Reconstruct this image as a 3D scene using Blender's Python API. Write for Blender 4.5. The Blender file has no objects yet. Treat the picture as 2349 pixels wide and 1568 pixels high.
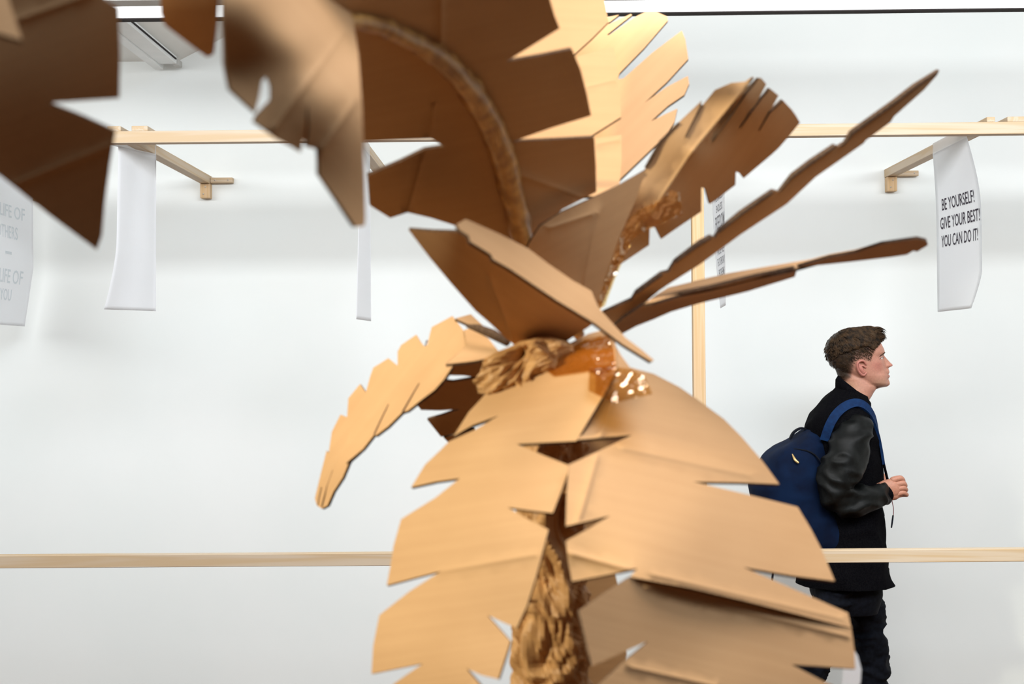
import bpy, bmesh, math, random
import numpy as np
from mathutils import Vector, Matrix, noise
from mathutils.geometry import delaunay_2d_cdt
random.seed(7)
sc = bpy.context.scene
COL = sc.collection

# ------------------------------------------------------------------ camera
F = 3000.0
CX, CY = 1174.5, 784.0
yaw = math.atan(35.5 / F); pitch = math.atan(31.0 / F); roll = -0.0085
cam_d = bpy.data.cameras.new('camera')
cam = bpy.data.objects.new('camera', cam_d); COL.objects.link(cam)
R = (Matrix.Rotation(yaw, 3, 'Z') @ Matrix.Rotation(math.radians(90) + pitch, 3, 'X') @ Matrix.Rotation(roll, 3, 'Z'))
cam.matrix_world = Matrix.Translation((0, 0, 1.66)) @ R.to_4x4()
cam_d.sensor_width = 36.0
cam_d.lens = F / 2349.0 * 36.0
cam_d.clip_start = 0.05
cam_d.dof.use_dof = True
cam_d.dof.focus_distance = 5.1
cam_d.dof.aperture_fstop = 4.9
sc.camera = cam
EYE = Vector((0, 0, 1.66))

def P(px, py, D):
    """point seen at photo position px,py lying in the plane y = D"""
    d = R @ Vector(((px - CX) / F, -(py - CY) / F, -1.0))
    return EYE + d * (D / d.y)

# ------------------------------------------------------------------ world, lights, exposure
w = bpy.data.worlds.new('world'); sc.world = w; w.use_nodes = True
bg = w.node_tree.nodes['Background']
bg.inputs[0].default_value = (0.92, 0.96, 1.0, 1); bg.inputs[1].default_value = 0.025
sc.view_settings.view_transform = 'Standard'
sc.view_settings.look = 'None'
sc.view_settings.exposure = 0.0
sc.view_settings.gamma = 1.0
sc.view_settings.use_curve_mapping = False

def area(name, loc, target, sx, sy, power, color, spread=180):
    L = bpy.data.lights.new(name, 'AREA'); L.shape = 'RECTANGLE'; L.size = sx; L.size_y = sy
    L.energy = power; L.color = color; L.spread = math.radians(spread)
    o = bpy.data.objects.new(name, L); COL.objects.link(o)
    o.location = loc
    o.rotation_euler = (Vector(target) - Vector(loc)).to_track_quat('-Z', 'Y').to_euler()
    return o
area('wall_wash_fill', (-0.5, 2.8, 2.9), (-0.5, 6.0, 1.75), 11, 0.5, 176, (0.96, 0.975, 0.985), 150)  # added wash light that keeps the back wall bright, not a known fitting
area('overhead_cool_fill', (1.4, 0.0, 4.3), (0.7, 2.0, 1.3), 2.4, 1.6, 62, (0.84, 0.97, 1.12), 150)  # cool overhead fill, added to lift the front leaves and the person
area('palm_top_fill', (0.9, 2.2, 4.45), (0.8, 2.2, 0), 2.4, 1.6, 66, (1.0, 0.97, 0.93), 120)  # unseen fill added above the palm to brighten upward-facing leaves
def spot(name, loc, target, power, color, radius, ang=60, blend=0.5):
    L = bpy.data.lights.new(name, 'SPOT'); L.energy = power; L.color = color
    L.shadow_soft_size = radius; L.spot_size = math.radians(ang); L.spot_blend = blend
    o = bpy.data.objects.new(name, L); COL.objects.link(o); o.location = loc
    o.rotation_euler = (Vector(target) - Vector(loc)).to_track_quat('-Z', 'Y').to_euler()
    return o
spot('warm_track_spot', (-3.1, 0.6, 3.25), (0.1, 2.0, 1.7), 790, (1.0, 0.965, 0.74), 0.12, 46, 0.5)

# ------------------------------------------------------------------ helpers
def nd(m, t, **kw):
    n = m.node_tree.nodes.new(t)
    for k, v in kw.items(): setattr(n, k, v)
    return n
def mat(name, col, rough=0.6, spec=0.3, metal=0.0):
    m = bpy.data.materials.new(name); m.use_nodes = True
    b = m.node_tree.nodes['Principled BSDF']
    b.inputs['Base Color'].default_value = (*col, 1)
    b.inputs['Roughness'].default_value = rough
    b.inputs['Specular IOR Level'].default_value = spec
    b.inputs['Metallic'].default_value = metal
    return m
def B(m): return m.node_tree.nodes['Principled BSDF']
def LK(m, a, b): m.node_tree.links.new(a, b)
def noisy(m, c1, c2, scale=(8, 8, 8), nscale=4.0, detail=4, coord='Object', bump=0.0, lo=0.35, hi=0.65):
    tc = nd(m, 'ShaderNodeTexCoord'); mp = nd(m, 'ShaderNodeMapping'); mp.inputs['Scale'].default_value = scale
    n = nd(m, 'ShaderNodeTexNoise'); n.inputs['Scale'].default_value = nscale; n.inputs['Detail'].default_value = detail
    cr = nd(m, 'ShaderNodeValToRGB'); cr.color_ramp.elements[0].position = lo; cr.color_ramp.elements[1].position = hi
    cr.color_ramp.elements[0].color = (*c1, 1); cr.color_ramp.elements[1].color = (*c2, 1)
    LK(m, tc.outputs[coord], mp.inputs[0]); LK(m, mp.outputs[0], n.inputs[0]); LK(m, n.outputs[0], cr.inputs[0])
    LK(m, cr.outputs[0], B(m).inputs['Base Color'])
    if bump:
        bp = nd(m, 'ShaderNodeBump'); bp.inputs['Strength'].default_value = bump; bp.inputs['Distance'].default_value = 0.003
        LK(m, n.outputs[0], bp.inputs['Height']); LK(m, bp.outputs[0], B(m).inputs['Normal'])
    return n, cr

M = {}
M['wall'] = mat('white_wall_paint', (0.86, 0.9, 0.89), 0.75, 0.2)
noisy(M['wall'], (0.84, 0.885, 0.875), (0.88, 0.915, 0.905), (1, 1, 1), 1.3, 3, 'Object', 0.03)
M['ceiling'] = mat('white_ceiling_paint', (0.8, 0.8, 0.77), 0.8, 0.2)
noisy(M['ceiling'], (0.78, 0.78, 0.75), (0.82, 0.82, 0.79), (1, 1, 1), 3, 3)
M['trim'] = mat('white_enamel', (0.85, 0.88, 0.88), 0.5, 0.3); noisy(M['trim'], (0.83, 0.86, 0.86), (0.88, 0.9, 0.9), (2, 2, 2), 4, 2)
M['greytrim'] = mat('grey_duct', (0.5, 0.5, 0.48), 0.6, 0.3); noisy(M['greytrim'], (0.48, 0.48, 0.46), (0.54, 0.54, 0.52), (2, 2, 2), 4, 2)
M['dark'] = mat('dark_gap', (0.02, 0.015, 0.015), 0.7, 0.2)
M['floor'] = mat('floor_boards', (0.13, 0.055, 0.02), 0.5, 0.3); noisy(M['floor'], (0.12, 0.045, 0.014), (0.17, 0.07, 0.022), (1, 1, 1), 3, 6)
M['paper'] = mat('banner_paper', (0.93, 0.95, 0.97), 0.55, 0.3)
tr = nd(M['paper'], 'ShaderNodeBsdfTranslucent'); tr.inputs[0].default_value = (0.97, 0.98, 1.0, 1)
mx = nd(M['paper'], 'ShaderNodeMixShader'); mx.inputs[0].default_value = 0.6
LK(M['paper'], B(M['paper']).outputs[0], mx.inputs[1]); LK(M['paper'], tr.outputs[0], mx.inputs[2])
LK(M['paper'], mx.outputs[0], M['paper'].node_tree.nodes['Material Output'].inputs[0])
M['ink'] = mat('black_print', (0.03, 0.02, 0.035), 0.6, 0.2)
M['greyink'] = mat('grey_print', (0.22, 0.22, 0.24), 0.6, 0.2)
M['faintink'] = mat('faint_print_showing_through', (0.70, 0.76, 0.80), 0.7, 0.2)
M['screw'] = mat('zinc_screw', (0.7, 0.7, 0.68), 0.35, 0.5, 0.8)

def kraft(name, base, dark, rough=0.75):
    m = mat(name, base, rough, 0.22)
    uv = nd(m, 'ShaderNodeUVMap'); uv.uv_map = 'UVMap'
    wv = nd(m, 'ShaderNodeTexWave'); wv.bands_direction = 'Y'; wv.inputs['Scale'].default_value = 28; wv.inputs['Distortion'].default_value = 0.6
    wv.inputs['Detail'].default_value = 1.5
    mp = nd(m, 'ShaderNodeMapping'); mp.inputs['Scale'].default_value = (2.5, 60, 1)
    n1 = nd(m, 'ShaderNodeTexNoise'); n1.inputs['Scale'].default_value = 1.5; n1.inputs['Detail'].default_value = 5
    n2 = nd(m, 'ShaderNodeTexNoise'); n2.inputs['Scale'].default_value = 9; n2.inputs['Detail'].default_value = 6
    LK(m, uv.outputs[0], wv.inputs[0]); LK(m, uv.outputs[0], mp.inputs[0]); LK(m, mp.outputs[0], n1.inputs[0]); LK(m, uv.outputs[0], n2.inputs[0])
    cr = nd(m, 'ShaderNodeValToRGB'); cr.color_ramp.elements[0].position = 0.3; cr.color_ramp.elements[1].position = 0.7
    cr.color_ramp.elements[0].color = (*dark, 1); cr.color_ramp.elements[1].color = (*base, 1)
    ad = nd(m, 'ShaderNodeMath', operation='MULTIPLY_ADD'); ad.inputs[1].default_value = 0.5
    m2 = nd(m, 'ShaderNodeMath', operation='MULTIPLY'); m2.inputs[1].default_value = 0.5
    LK(m, n2.outputs[0], m2.inputs[0]); LK(m, n1.outputs[0], ad.inputs[0]); LK(m, m2.outputs[0], ad.inputs[2])
    LK(m, ad.outputs[0], cr.inputs[0]); LK(m, cr.outputs[0], B(m).inputs['Base Color'])
    bp = nd(m, 'ShaderNodeBump'); bp.inputs['Strength'].default_value = 0.035; bp.inputs['Distance'].default_value = 0.002
    LK(m, wv.outputs['Fac'], bp.inputs['Height']); LK(m, bp.outputs[0], B(m).inputs['Normal'])
    return m
M['kraft'] = kraft('corrugated_cardboard', (0.54, 0.312, 0.15), (0.48, 0.268, 0.124))
M['edge'] = mat('cardboard_cut_edge', (0.10, 0.055, 0.035), 0.9, 0.1)
noisy(M['edge'], (0.03, 0.017, 0.012), (0.17, 0.10, 0.06), (60, 60, 60), 9, 3)
M['crumple'] = mat('crumpled_kraft_paper', (0.5, 0.29, 0.12), 0.55, 0.35)
noisy(M['crumple'], (0.40, 0.20, 0.07), (0.52, 0.28, 0.11), (10, 10, 10), 5, 5, 'Object', 0.3)
M['rib'] = mat('taped_rib_paper', (0.42, 0.23, 0.09), 0.32, 0.5)
noisy(M['rib'], (0.30, 0.13, 0.035), (0.62, 0.33, 0.10), (9, 9, 9), 5, 5, 'Object', 0.7)
M['tape'] = mat('clear_amber_tape', (0.9, 0.6, 0.3), 0.1, 0.5)
tp_ = nd(M['tape'], 'ShaderNodeBsdfTransparent'); tp_.inputs[0].default_value = (0.95, 0.80, 0.52, 1)
tg = nd(M['tape'], 'ShaderNodeBsdfGlossy'); tg.inputs['Color'].default_value = (1, 0.95, 0.88, 1); tg.inputs['Roughness'].default_value = 0.12
tn = nd(M['tape'], 'ShaderNodeTexNoise'); tn.inputs['Scale'].default_value = 60; tn.inputs['Detail'].default_value = 1
tb = nd(M['tape'], 'ShaderNodeBump'); tb.inputs['Strength'].default_value = 1.0; tb.inputs['Distance'].default_value = 0.008
ttc = nd(M['tape'], 'ShaderNodeTexCoord'); LK(M['tape'], ttc.outputs['Object'], tn.inputs[0])
LK(M['tape'], tn.outputs[0], tb.inputs['Height']); LK(M['tape'], tb.outputs[0], tg.inputs['Normal'])
tmx = nd(M['tape'], 'ShaderNodeMixShader'); tmx.inputs[0].default_value = 0.22
LK(M['tape'], tp_.outputs[0], tmx.inputs[1]); LK(M['tape'], tg.outputs[0], tmx.inputs[2])
LK(M['tape'], tmx.outputs[0], M['tape'].node_tree.nodes['Material Output'].inputs[0])
def pine(name, rot, c1, c2):
    m = mat(name, c1, 0.6, 0.25)
    tc = nd(m, 'ShaderNodeTexCoord'); mp = nd(m, 'ShaderNodeMapping'); mp.inputs['Scale'].default_value = rot
    n = nd(m, 'ShaderNodeTexNoise'); n.inputs['Scale'].default_value = 1.0; n.inputs['Detail'].default_value = 3; n.inputs['Distortion'].default_value = 0.6
    wv = nd(m, 'ShaderNodeMath', operation='SINE'); ml = nd(m, 'ShaderNodeMath', operation='MULTIPLY'); ml.inputs[1].default_value = 30
    cr = nd(m, 'ShaderNodeValToRGB'); cr.color_ramp.elements[0].position = 0.0; cr.color_ramp.elements[1].position = 1.0
    cr.color_ramp.elements[0].color = (*c1, 1); cr.color_ramp.elements[1].color = (*c2, 1)
    ma = nd(m, 'ShaderNodeMath', operation='MULTIPLY_ADD'); ma.inputs[1].default_value = 0.5; ma.inputs[2].default_value = 0.5
    LK(m, tc.outputs['Object'], mp.inputs[0]); LK(m, mp.outputs[0], n.inputs[0]); LK(m, n.outputs[0], ml.inputs[0])
    LK(m, ml.outputs[0], wv.inputs[0]); LK(m, wv.outputs[0], ma.inputs[0]); LK(m, ma.outputs[0], cr.inputs[0]); LK(m, cr.outputs[0], B(m).inputs['Base Color'])
    return m
pc1, pc2 = (0.58, 0.475, 0.355), (0.54, 0.40, 0.25)
M['pine_x'] = pine('pine_grain_long', (0.7, 9, 22), pc1, pc2)
M['pine_y'] = pine('pine_grain_deep', (20, 0.7, 20), pc1, pc2)
M['pine_z'] = pine('pine_grain_upright', (20, 20, 0.7), (0.64, 0.46, 0.28), (0.58, 0.39, 0.20))

def tag(o, label=None, cat=None, group=None, kind=None):
    if label: o['label'] = label
    if cat: o['category'] = cat
    if group: o['group'] = group
    if kind: o['kind'] = kind
    return o
def mesh(name, verts, faces, mats, parent=None, smooth=True, fmat=None):
    me = bpy.data.meshes.new(name)
    me.from_pydata([tuple(v) for v in verts], [], faces)
    for m in (mats if isinstance(mats, (list, tuple)) else [mats]): me.materials.append(m)
    if fmat: me.polygons.foreach_set('material_index', fmat)
    if smooth: me.polygons.foreach_set('use_smooth', [True] * len(me.polygons))
    me.update()
    o = bpy.data.objects.new(name, me); COL.objects.link(o)
    if parent: adopt(o, parent)
    return o
def wloc(o):
    v = Vector(o.location)
    while o.parent: o = o.parent; v += Vector(o.location)
    return v
def adopt(o, parent):
    """child meshes are authored in world coordinates; keep them in place under an unrotated parent"""
    o.parent = parent; o.location = Vector(o.location) - wloc(parent)
def empty(name, loc):
    o = bpy.data.objects.new(name, None); COL.objects.link(o); o.location = loc; o.empty_display_size = 0.1; return o
def box(name, x0, x1, y0, y1, z0, z1, m, parent=None, bevel=0.0015):
    bm = bmesh.new(); bmesh.ops.create_cube(bm, size=1)
    c = Vector(((x0 + x1) / 2, (y0 + y1) / 2, (z0 + z1) / 2))
    bmesh.ops.scale(bm, vec=(x1 - x0, y1 - y0, z1 - z0), verts=bm.verts)
    if bevel: bmesh.ops.bevel(bm, geom=bm.edges[:], offset=bevel, segments=1, affect='EDGES')
    me = bpy.data.meshes.new(name); bm.to_mesh(me); bm.free(); me.materials.append(m)
    o = bpy.data.objects.new(name, me); COL.objects.link(o); o.location = c
    if parent: adopt(o, parent)
    return o

# ------------------------------------------------------------------ room shell
WALL_Y = 6.0
def struct(o): o['kind'] = 'structure'; return o
struct(box('wall_back', -6, 6, WALL_Y, WALL_Y + 0.2, 0, 4.6, M['wall'], bevel=0))
struct(box('floor', -6, 6, -4, WALL_Y + 0.2, -0.1, 0, M['floor'], bevel=0))
struct(box('wall_left', -6.2, -6, -4, WALL_Y + 0.2, 0, 4.6, M['wall'], bevel=0))
struct(box('wall_right', 6, 6.2, -4, WALL_Y + 0.2, 0, 4.6, M['wall'], bevel=0))
# lowered ceiling at the left with a sloped side
zc = 3.03
def prism(name, pts, y0, y1, m):
    n = len(pts); v = [(x, y0, z) for x, z in pts] + [(x, y1, z) for x, z in pts]
    f = [tuple(range(n))[::-1], tuple(range(n, 2 * n))] + [(i, (i + 1) % n, n + (i + 1) % n, n + i) for i in range(n)]
    return mesh(name, v, f, m, smooth=False)
struct(prism('ceiling', [(-6, zc), (-1.6, zc), (-1.6, zc + 0.04), (-6, zc + 0.04)], 4.4, WALL_Y, M['ceiling']))
struct(prism('ceiling_slope', [(-1.6, zc), (0.1, zc + 0.86), (0.1, zc + 0.9), (-1.6, zc + 0.04)], 4.4, WALL_Y, M['ceiling']))
struct(box('ceiling_high', -6, 6, -4, WALL_Y + 0.2, 4.6, 4.7, M['ceiling'], bevel=0))
t = struct(box('trim_1', -6, 6, 4.36, 4.40, 2.802, 2.842, M['trim']))
struct(box('trim_shadow_line', -6, 6, 4.362, 4.40, 2.7985, 2.802, M['dark'], bevel=0))  # solid dark strip standing in for the shadow gap under the track
struct(box('trim_3', -2.0, 0.72, 4.5, 4.62, 2.90, 3.0, M['greytrim']))
# fluorescent batten under the lowered ceiling
bat = empty('strip_light', (-1.61, 5.3, zc - 0.03))
tag(bat, 'white ceiling batten light running towards the wall at upper left', 'ceiling light')
box('housing', -1.66, -1.58, 4.45, 5.9, zc - 0.035, zc - 0.001, M['trim'], bat)
box('reflector', -1.70, -1.66, 4.45, 5.97, zc - 0.045, zc - 0.010, M['trim'], bat)
box('tube_gap', -1.581, -1.575, 4.45, 5.88, zc - 0.02, zc - 0.014, M['dark'], bat, 0)
box('end_clip', -1.60, -1.57, 5.90, 5.96, zc - 0.04, zc - 0.012, M['greytrim'], bat, 0.003)

# ------------------------------------------------------------------ wooden hanging frame
RY = 4.8
fr = empty('wooden_frame', (0, RY, 2.478))
tag(fr, 'pale pine frame of rails, post and short beams fixed to the white wall', 'frame')
box('rail', -3.2, 3.2, RY, RY + 0.045, 2.4555, 2.4995, M['pine_x'], fr)
box('rail', -3.2, 3.2, RY, RY + 0.045, 0.893, 0.939, M['pine_x'], fr)
box('post', 0.608, 0.652, RY + 0.0015, RY + 0.0435, 0.9395, 2.455, M['pine_z'], fr)
BX = [-2.25, -1.47, -0.64, 0.05, 0.76, 1.662]
def cyl(name, p0, p1, r, m, parent=None, n=10, r2=None):
    return tube(name, [p0, p1], [r, r if r2 is None else r2], m, parent, n, cap=True)
def tube(name, pts, rad, m, parent=None, n=10, cap=True, flat=1.0, up=None, wob=0.0):
    pts = [Vector(p) for p in pts]; V = []; Fc = []
    for i, p in enumerate(pts):
        t = (pts[min(i + 1, len(pts) - 1)] - pts[max(i - 1, 0)]).normalized()
        u = Vector(up) if up else (Vector((0, 0, 1)) if abs(t.z) < 0.9 else Vector((1, 0, 0)))
        a = t.cross(u).normalized(); b = a.cross(t).normalized()
        for k in range(n):
            th = 2 * math.pi * k / n; r = rad[i]
            if wob: r *= 1 + wob * noise.noise(Vector((i * 0.7, k * 1.3, 3.1)))
            V.append(p + a * math.cos(th) * r + b * math.sin(th) * r * flat)
    for i in range(len(pts) - 1):
        for k in range(n):
            k2 = (k + 1) % n; Fc.append((i * n + k, i * n + k2, (i + 1) * n + k2, (i + 1) * n + k))
    if cap:
        Fc.append(tuple(range(n))[::-1]); Fc.append(tuple(range((len(pts) - 1) * n, len(pts) * n)))
    return mesh(name, V, Fc, m, parent)
for i, bx in enumerate(BX):
    bm_ = box('beam', bx - 0.0225, bx + 0.0225, RY + 0.0465, WALL_Y - 0.002, 2.459, 2.496, M['pine_y'], fr)
    blk = box('bracket_block', bx - 0.021, bx + 0.024, 5.955, WALL_Y - 0.002, 2.392, 2.4575, M['pine_z'], bm_)
    cl = box('bracket_cleat', bx + 0.0235, bx + 0.125, 5.965, WALL_Y - 0.002, 2.462, 2.486, M['pine_x'], bm_)
    for (sx, sz) in ((0.004, 2.442), (-0.006, 2.41)):
        cyl('screw', (bx + sx, 5.9565, sz), (bx + sx, 5.9525, sz), 0.0032, M['screw'], bm_, 8)
    for sx in (0.045, 0.105):
        cyl('screw', (bx + sx, 5.9665, 2.474), (bx + sx, 5.9625, 2.474), 0.0032, M['screw'], bm_, 8)
for (x0, x1) in ((-1.545, -1.495), (-1.455, -1.395), (1.69, 1.72), (1.765, 1.93)):
    box('top_block', x0, x1, RY + 0.003, RY + 0.28, 2.50, 2.519, M['pine_y'], fr)

# ------------------------------------------------------------------ banners
def banner(name, label, X, y_left, y_right, zt, zb, side, lines, ink, curl, grp='long paper banners hung from the short beams'):
    """side: +1 print faces +X, -1 print faces -X. u runs from image-left to image-right edge."""
    def S(u, v, off=0.0):
        y = y_left + (y_right - y_left) * u; z = zt + (zb - zt) * v
        return Vector((X + curl(u, v) + side * off, y, z))
    root = empty(name, (X, (y_left + y_right) / 2, zt)); tag(root, label, 'banner', grp)
    nu, nv = 14, 40; V = []; Fc = []
    for s in (0, 1):
        for j in range(nv + 1):
            for i in range(nu + 1): V.append(S(i / nu, j / nv, 0.0004 * s))
        # strip that wraps over the beam
    o2 = (nu + 1) * (nv + 1)
    for j in range(nv):
        for i in range(nu):
            a = j * (nu + 1) + i; q = (a, a + 1, a + nu + 2, a + nu + 1)
            Fc.append(q); Fc.append(tuple(o2 + k for k in q[::-1]))
    for j in range(nv):
        for i in (0, nu):
            a = j * (nu + 1) + i; b = a + nu + 1; Fc.append((a, b, o2 + b, o2 + a))
    for i in range(nu):
        for j in (0, nv):
            a = j * (nu + 1) + i; Fc.append((a, a + 1, o2 + a + 1, o2 + a))
    sh = mesh('paper_sheet', V, Fc, M['paper'], root)
    # fold over the beam
    V = []; Fc = []
    prof = [(0.0, zt), (0.0, 2.4975), (-side * 0.047, 2.4975), (-side * 0.047, 2.462)]
    for (dx, z) in prof:
        for i in range(nu + 1):
            p = S(i / nu, 0.0); V.append((p.x + dx, p.y, z))
    for j in range(3):
        for i in range(nu):
            a = j * (nu + 1) + i; Fc.append((a, a + 1, a + nu + 2, a + nu + 1))
    fo = mesh('beam_fold', V, Fc, M['paper'], root, smooth=False)
    for (txt, u0, u1, zc_, h) in lines:
        cu = bpy.data.curves.new('lettering', 'FONT'); cu.body = txt; cu.resolution_u = 3; cu.offset = 0.008
        to = bpy.data.objects.new('lettering', cu); COL.objects.link(to)
        bpy.context.view_layer.update()
        me = bpy.data.meshes.new_from_object(to.evaluated_get(bpy.context.evaluated_depsgraph_get()))
        bpy.data.objects.remove(to)
        bm = bmesh.new(); bm.from_mesh(me)
        bmesh.ops.triangulate(bm, faces=bm.faces[:])
        xs = [v.co.x for v in bm.verts]; ys = [v.co.y for v in bm.verts]
        x0, x1, y0, y1 = min(xs), max(xs), min(ys), max(ys)
        for v in bm.verts:
            u = u0 + (u1 - u0) * (v.co.x - x0) / (x1 - x0)
            z = zc_ + h * ((v.co.y - y0) / (y1 - y0) - 0.5)
            v.co = S(u, (z - zt) / (zb - zt), 0.0018)
        bm.to_mesh(me); bm.free(); me.materials.clear(); me.materials.append(ink)
        lo = bpy.data.objects.new('lettering', me); COL.objects.link(lo); adopt(lo, root)
    return root
def uY(y, yl, yr): return (y - yl) / (yr - yl)
# right banner (reads BE YOURSELF!)
yl, yr = 5.27, 4.86
banner('paper_banner', 'hanging white banner reading BE YOURSELF! GIVE YOUR BEST! YOU CAN DO IT!', 1.636, yl, yr, 2.455, 1.82, -1,
       [('BE YOURSELF!', 0.15, 0.88, 2.243, 0.047), ('GIVE YOUR BEST!', 0.1, 0.97, 2.170, 0.047), ('YOU CAN DO IT!', 0.12, 0.93, 2.098, 0.047)], M['ink'],
       lambda u, v: (0.012 + 0.038 * u) * math.sin(min(1, v * 2.2) * math.pi / 2) - 0.3 * u * max(0, v - 0.78) ** 1.3)
banner('paper_banner', 'banner with rows of small black print partly hidden behind the large upright leaf', 0.737, 5.2, 4.86, 2.455, 1.84, -1,
       [('THE SIMPLEST', 0.2, 0.9, 2.262, 0.028), ('ENDLESS', 0.32, 0.82, 2.22, 0.028), ('FREEDOM', 0.2, 0.97, 2.165, 0.055),
        ('CHOICES', 0.3, 0.85, 2.10, 0.028), ('AND BE FREE', 0.25, 0.9, 2.058, 0.03), ('THE CONTEMPORARY', 0.2, 0.98, 2.015, 0.03), ('PROBLEMS', 0.28, 0.92, 1.972, 0.03), ('IDEAS', 0.3, 0.9, 1.93, 0.03)], M['greyink'],
       lambda u, v: 0.03 * (1 - u) * v * v)
banner('paper_banner', 'blank bluish banner hanging left of the leaves, bottom corner curled outward', -1.447, 4.86, 5.09, 2.455, 1.845, 1, [], M['ink'],
       lambda u, v: -(1 - u) * (0.075 + 0.02 * v + 0.16 * max(0, v - 0.6) ** 1.5) + 0.003 * math.sin(9 * u + 2 * v))
banner('paper_banner', 'leftmost banner at the photo edge with faint print showing through', -2.227, 5.35, 5.86, 2.455, 1.81, 1,
       [('A LIFE OF', 0.1, 0.82, 2.30, 0.055), ('OTHERS', 0.2, 0.68, 2.21, 0.055), ('-', 0.4, 0.55, 2.12, 0.012), ('A LIFE OF', 0.1, 0.8, 2.02, 0.06), ('YOU', 0.3, 0.6, 1.94, 0.05)], M['faintink'],
       lambda u, v: -u * 0.10 * max(0, v - 0.6) + 0.004 * math.sin(8 * u))
banner('paper_banner', 'thin edge-on banner hanging just below the drooping leaf tip, nearly faded out', -0.617, 4.86, 5.16, 2.455, 1.80, 1, [], M['ink'],
       lambda u, v: -0.02 * v * (1 - u))

# ------------------------------------------------------------------ cardboard sheets
def tps(ctrl):
    c = np.array(ctrl, float); X = c[:, :2] / 500.0; z = c[:, 2]; n = len(c)
    def U(r2): return np.where(r2 > 1e-12, 0.5 * r2 * np.log(np.maximum(r2, 1e-12)), 0)
    if n <= 3 or True:
        pass
    d2 = ((X[:, None] - X[None]) ** 2).sum(-1)
    A = np.zeros((n + 3, n + 3)); A[:n, :n] = U(d2) + np.eye(n) * 0.002; A[:n, n] = 1; A[:n, n + 1:] = X; A[n, :n] = 1; A[n + 1:, :n] = X.T
    b = np.zeros(n + 3); b[:n] = z
    s = np.linalg.lstsq(A, b, rcond=None)[0]
    def f(px, py):
        q = np.array([px, py]) / 500.0
        return float((U(((X - q) ** 2).sum(-1)) * s[:n]).sum() + s[n] + s[n + 1] * q[0] + s[n + 2] * q[1])
    return f
def inside(x, y, poly):
    c = False; j = len(poly) - 1
    for i in range(len(poly)):
        xi, yi = poly[i]; xj, yj = poly[j]
        if (yi > y) != (yj > y) and x < (xj - xi) * (y - yi) / (yj - yi) + xi: c = not c
        j = i
    return c
def segd(x, y, a, b):
    ax, ay = a; bx, by = b; L = (bx - ax) ** 2 + (by - ay) ** 2
    t = max(0, min(1, ((x - ax) * (bx - ax) + (y - ay) * (by - ay)) / L)); return math.hypot(x - ax - t * (bx - ax), y - ay - t * (by - ay))
SURF = {}
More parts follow.
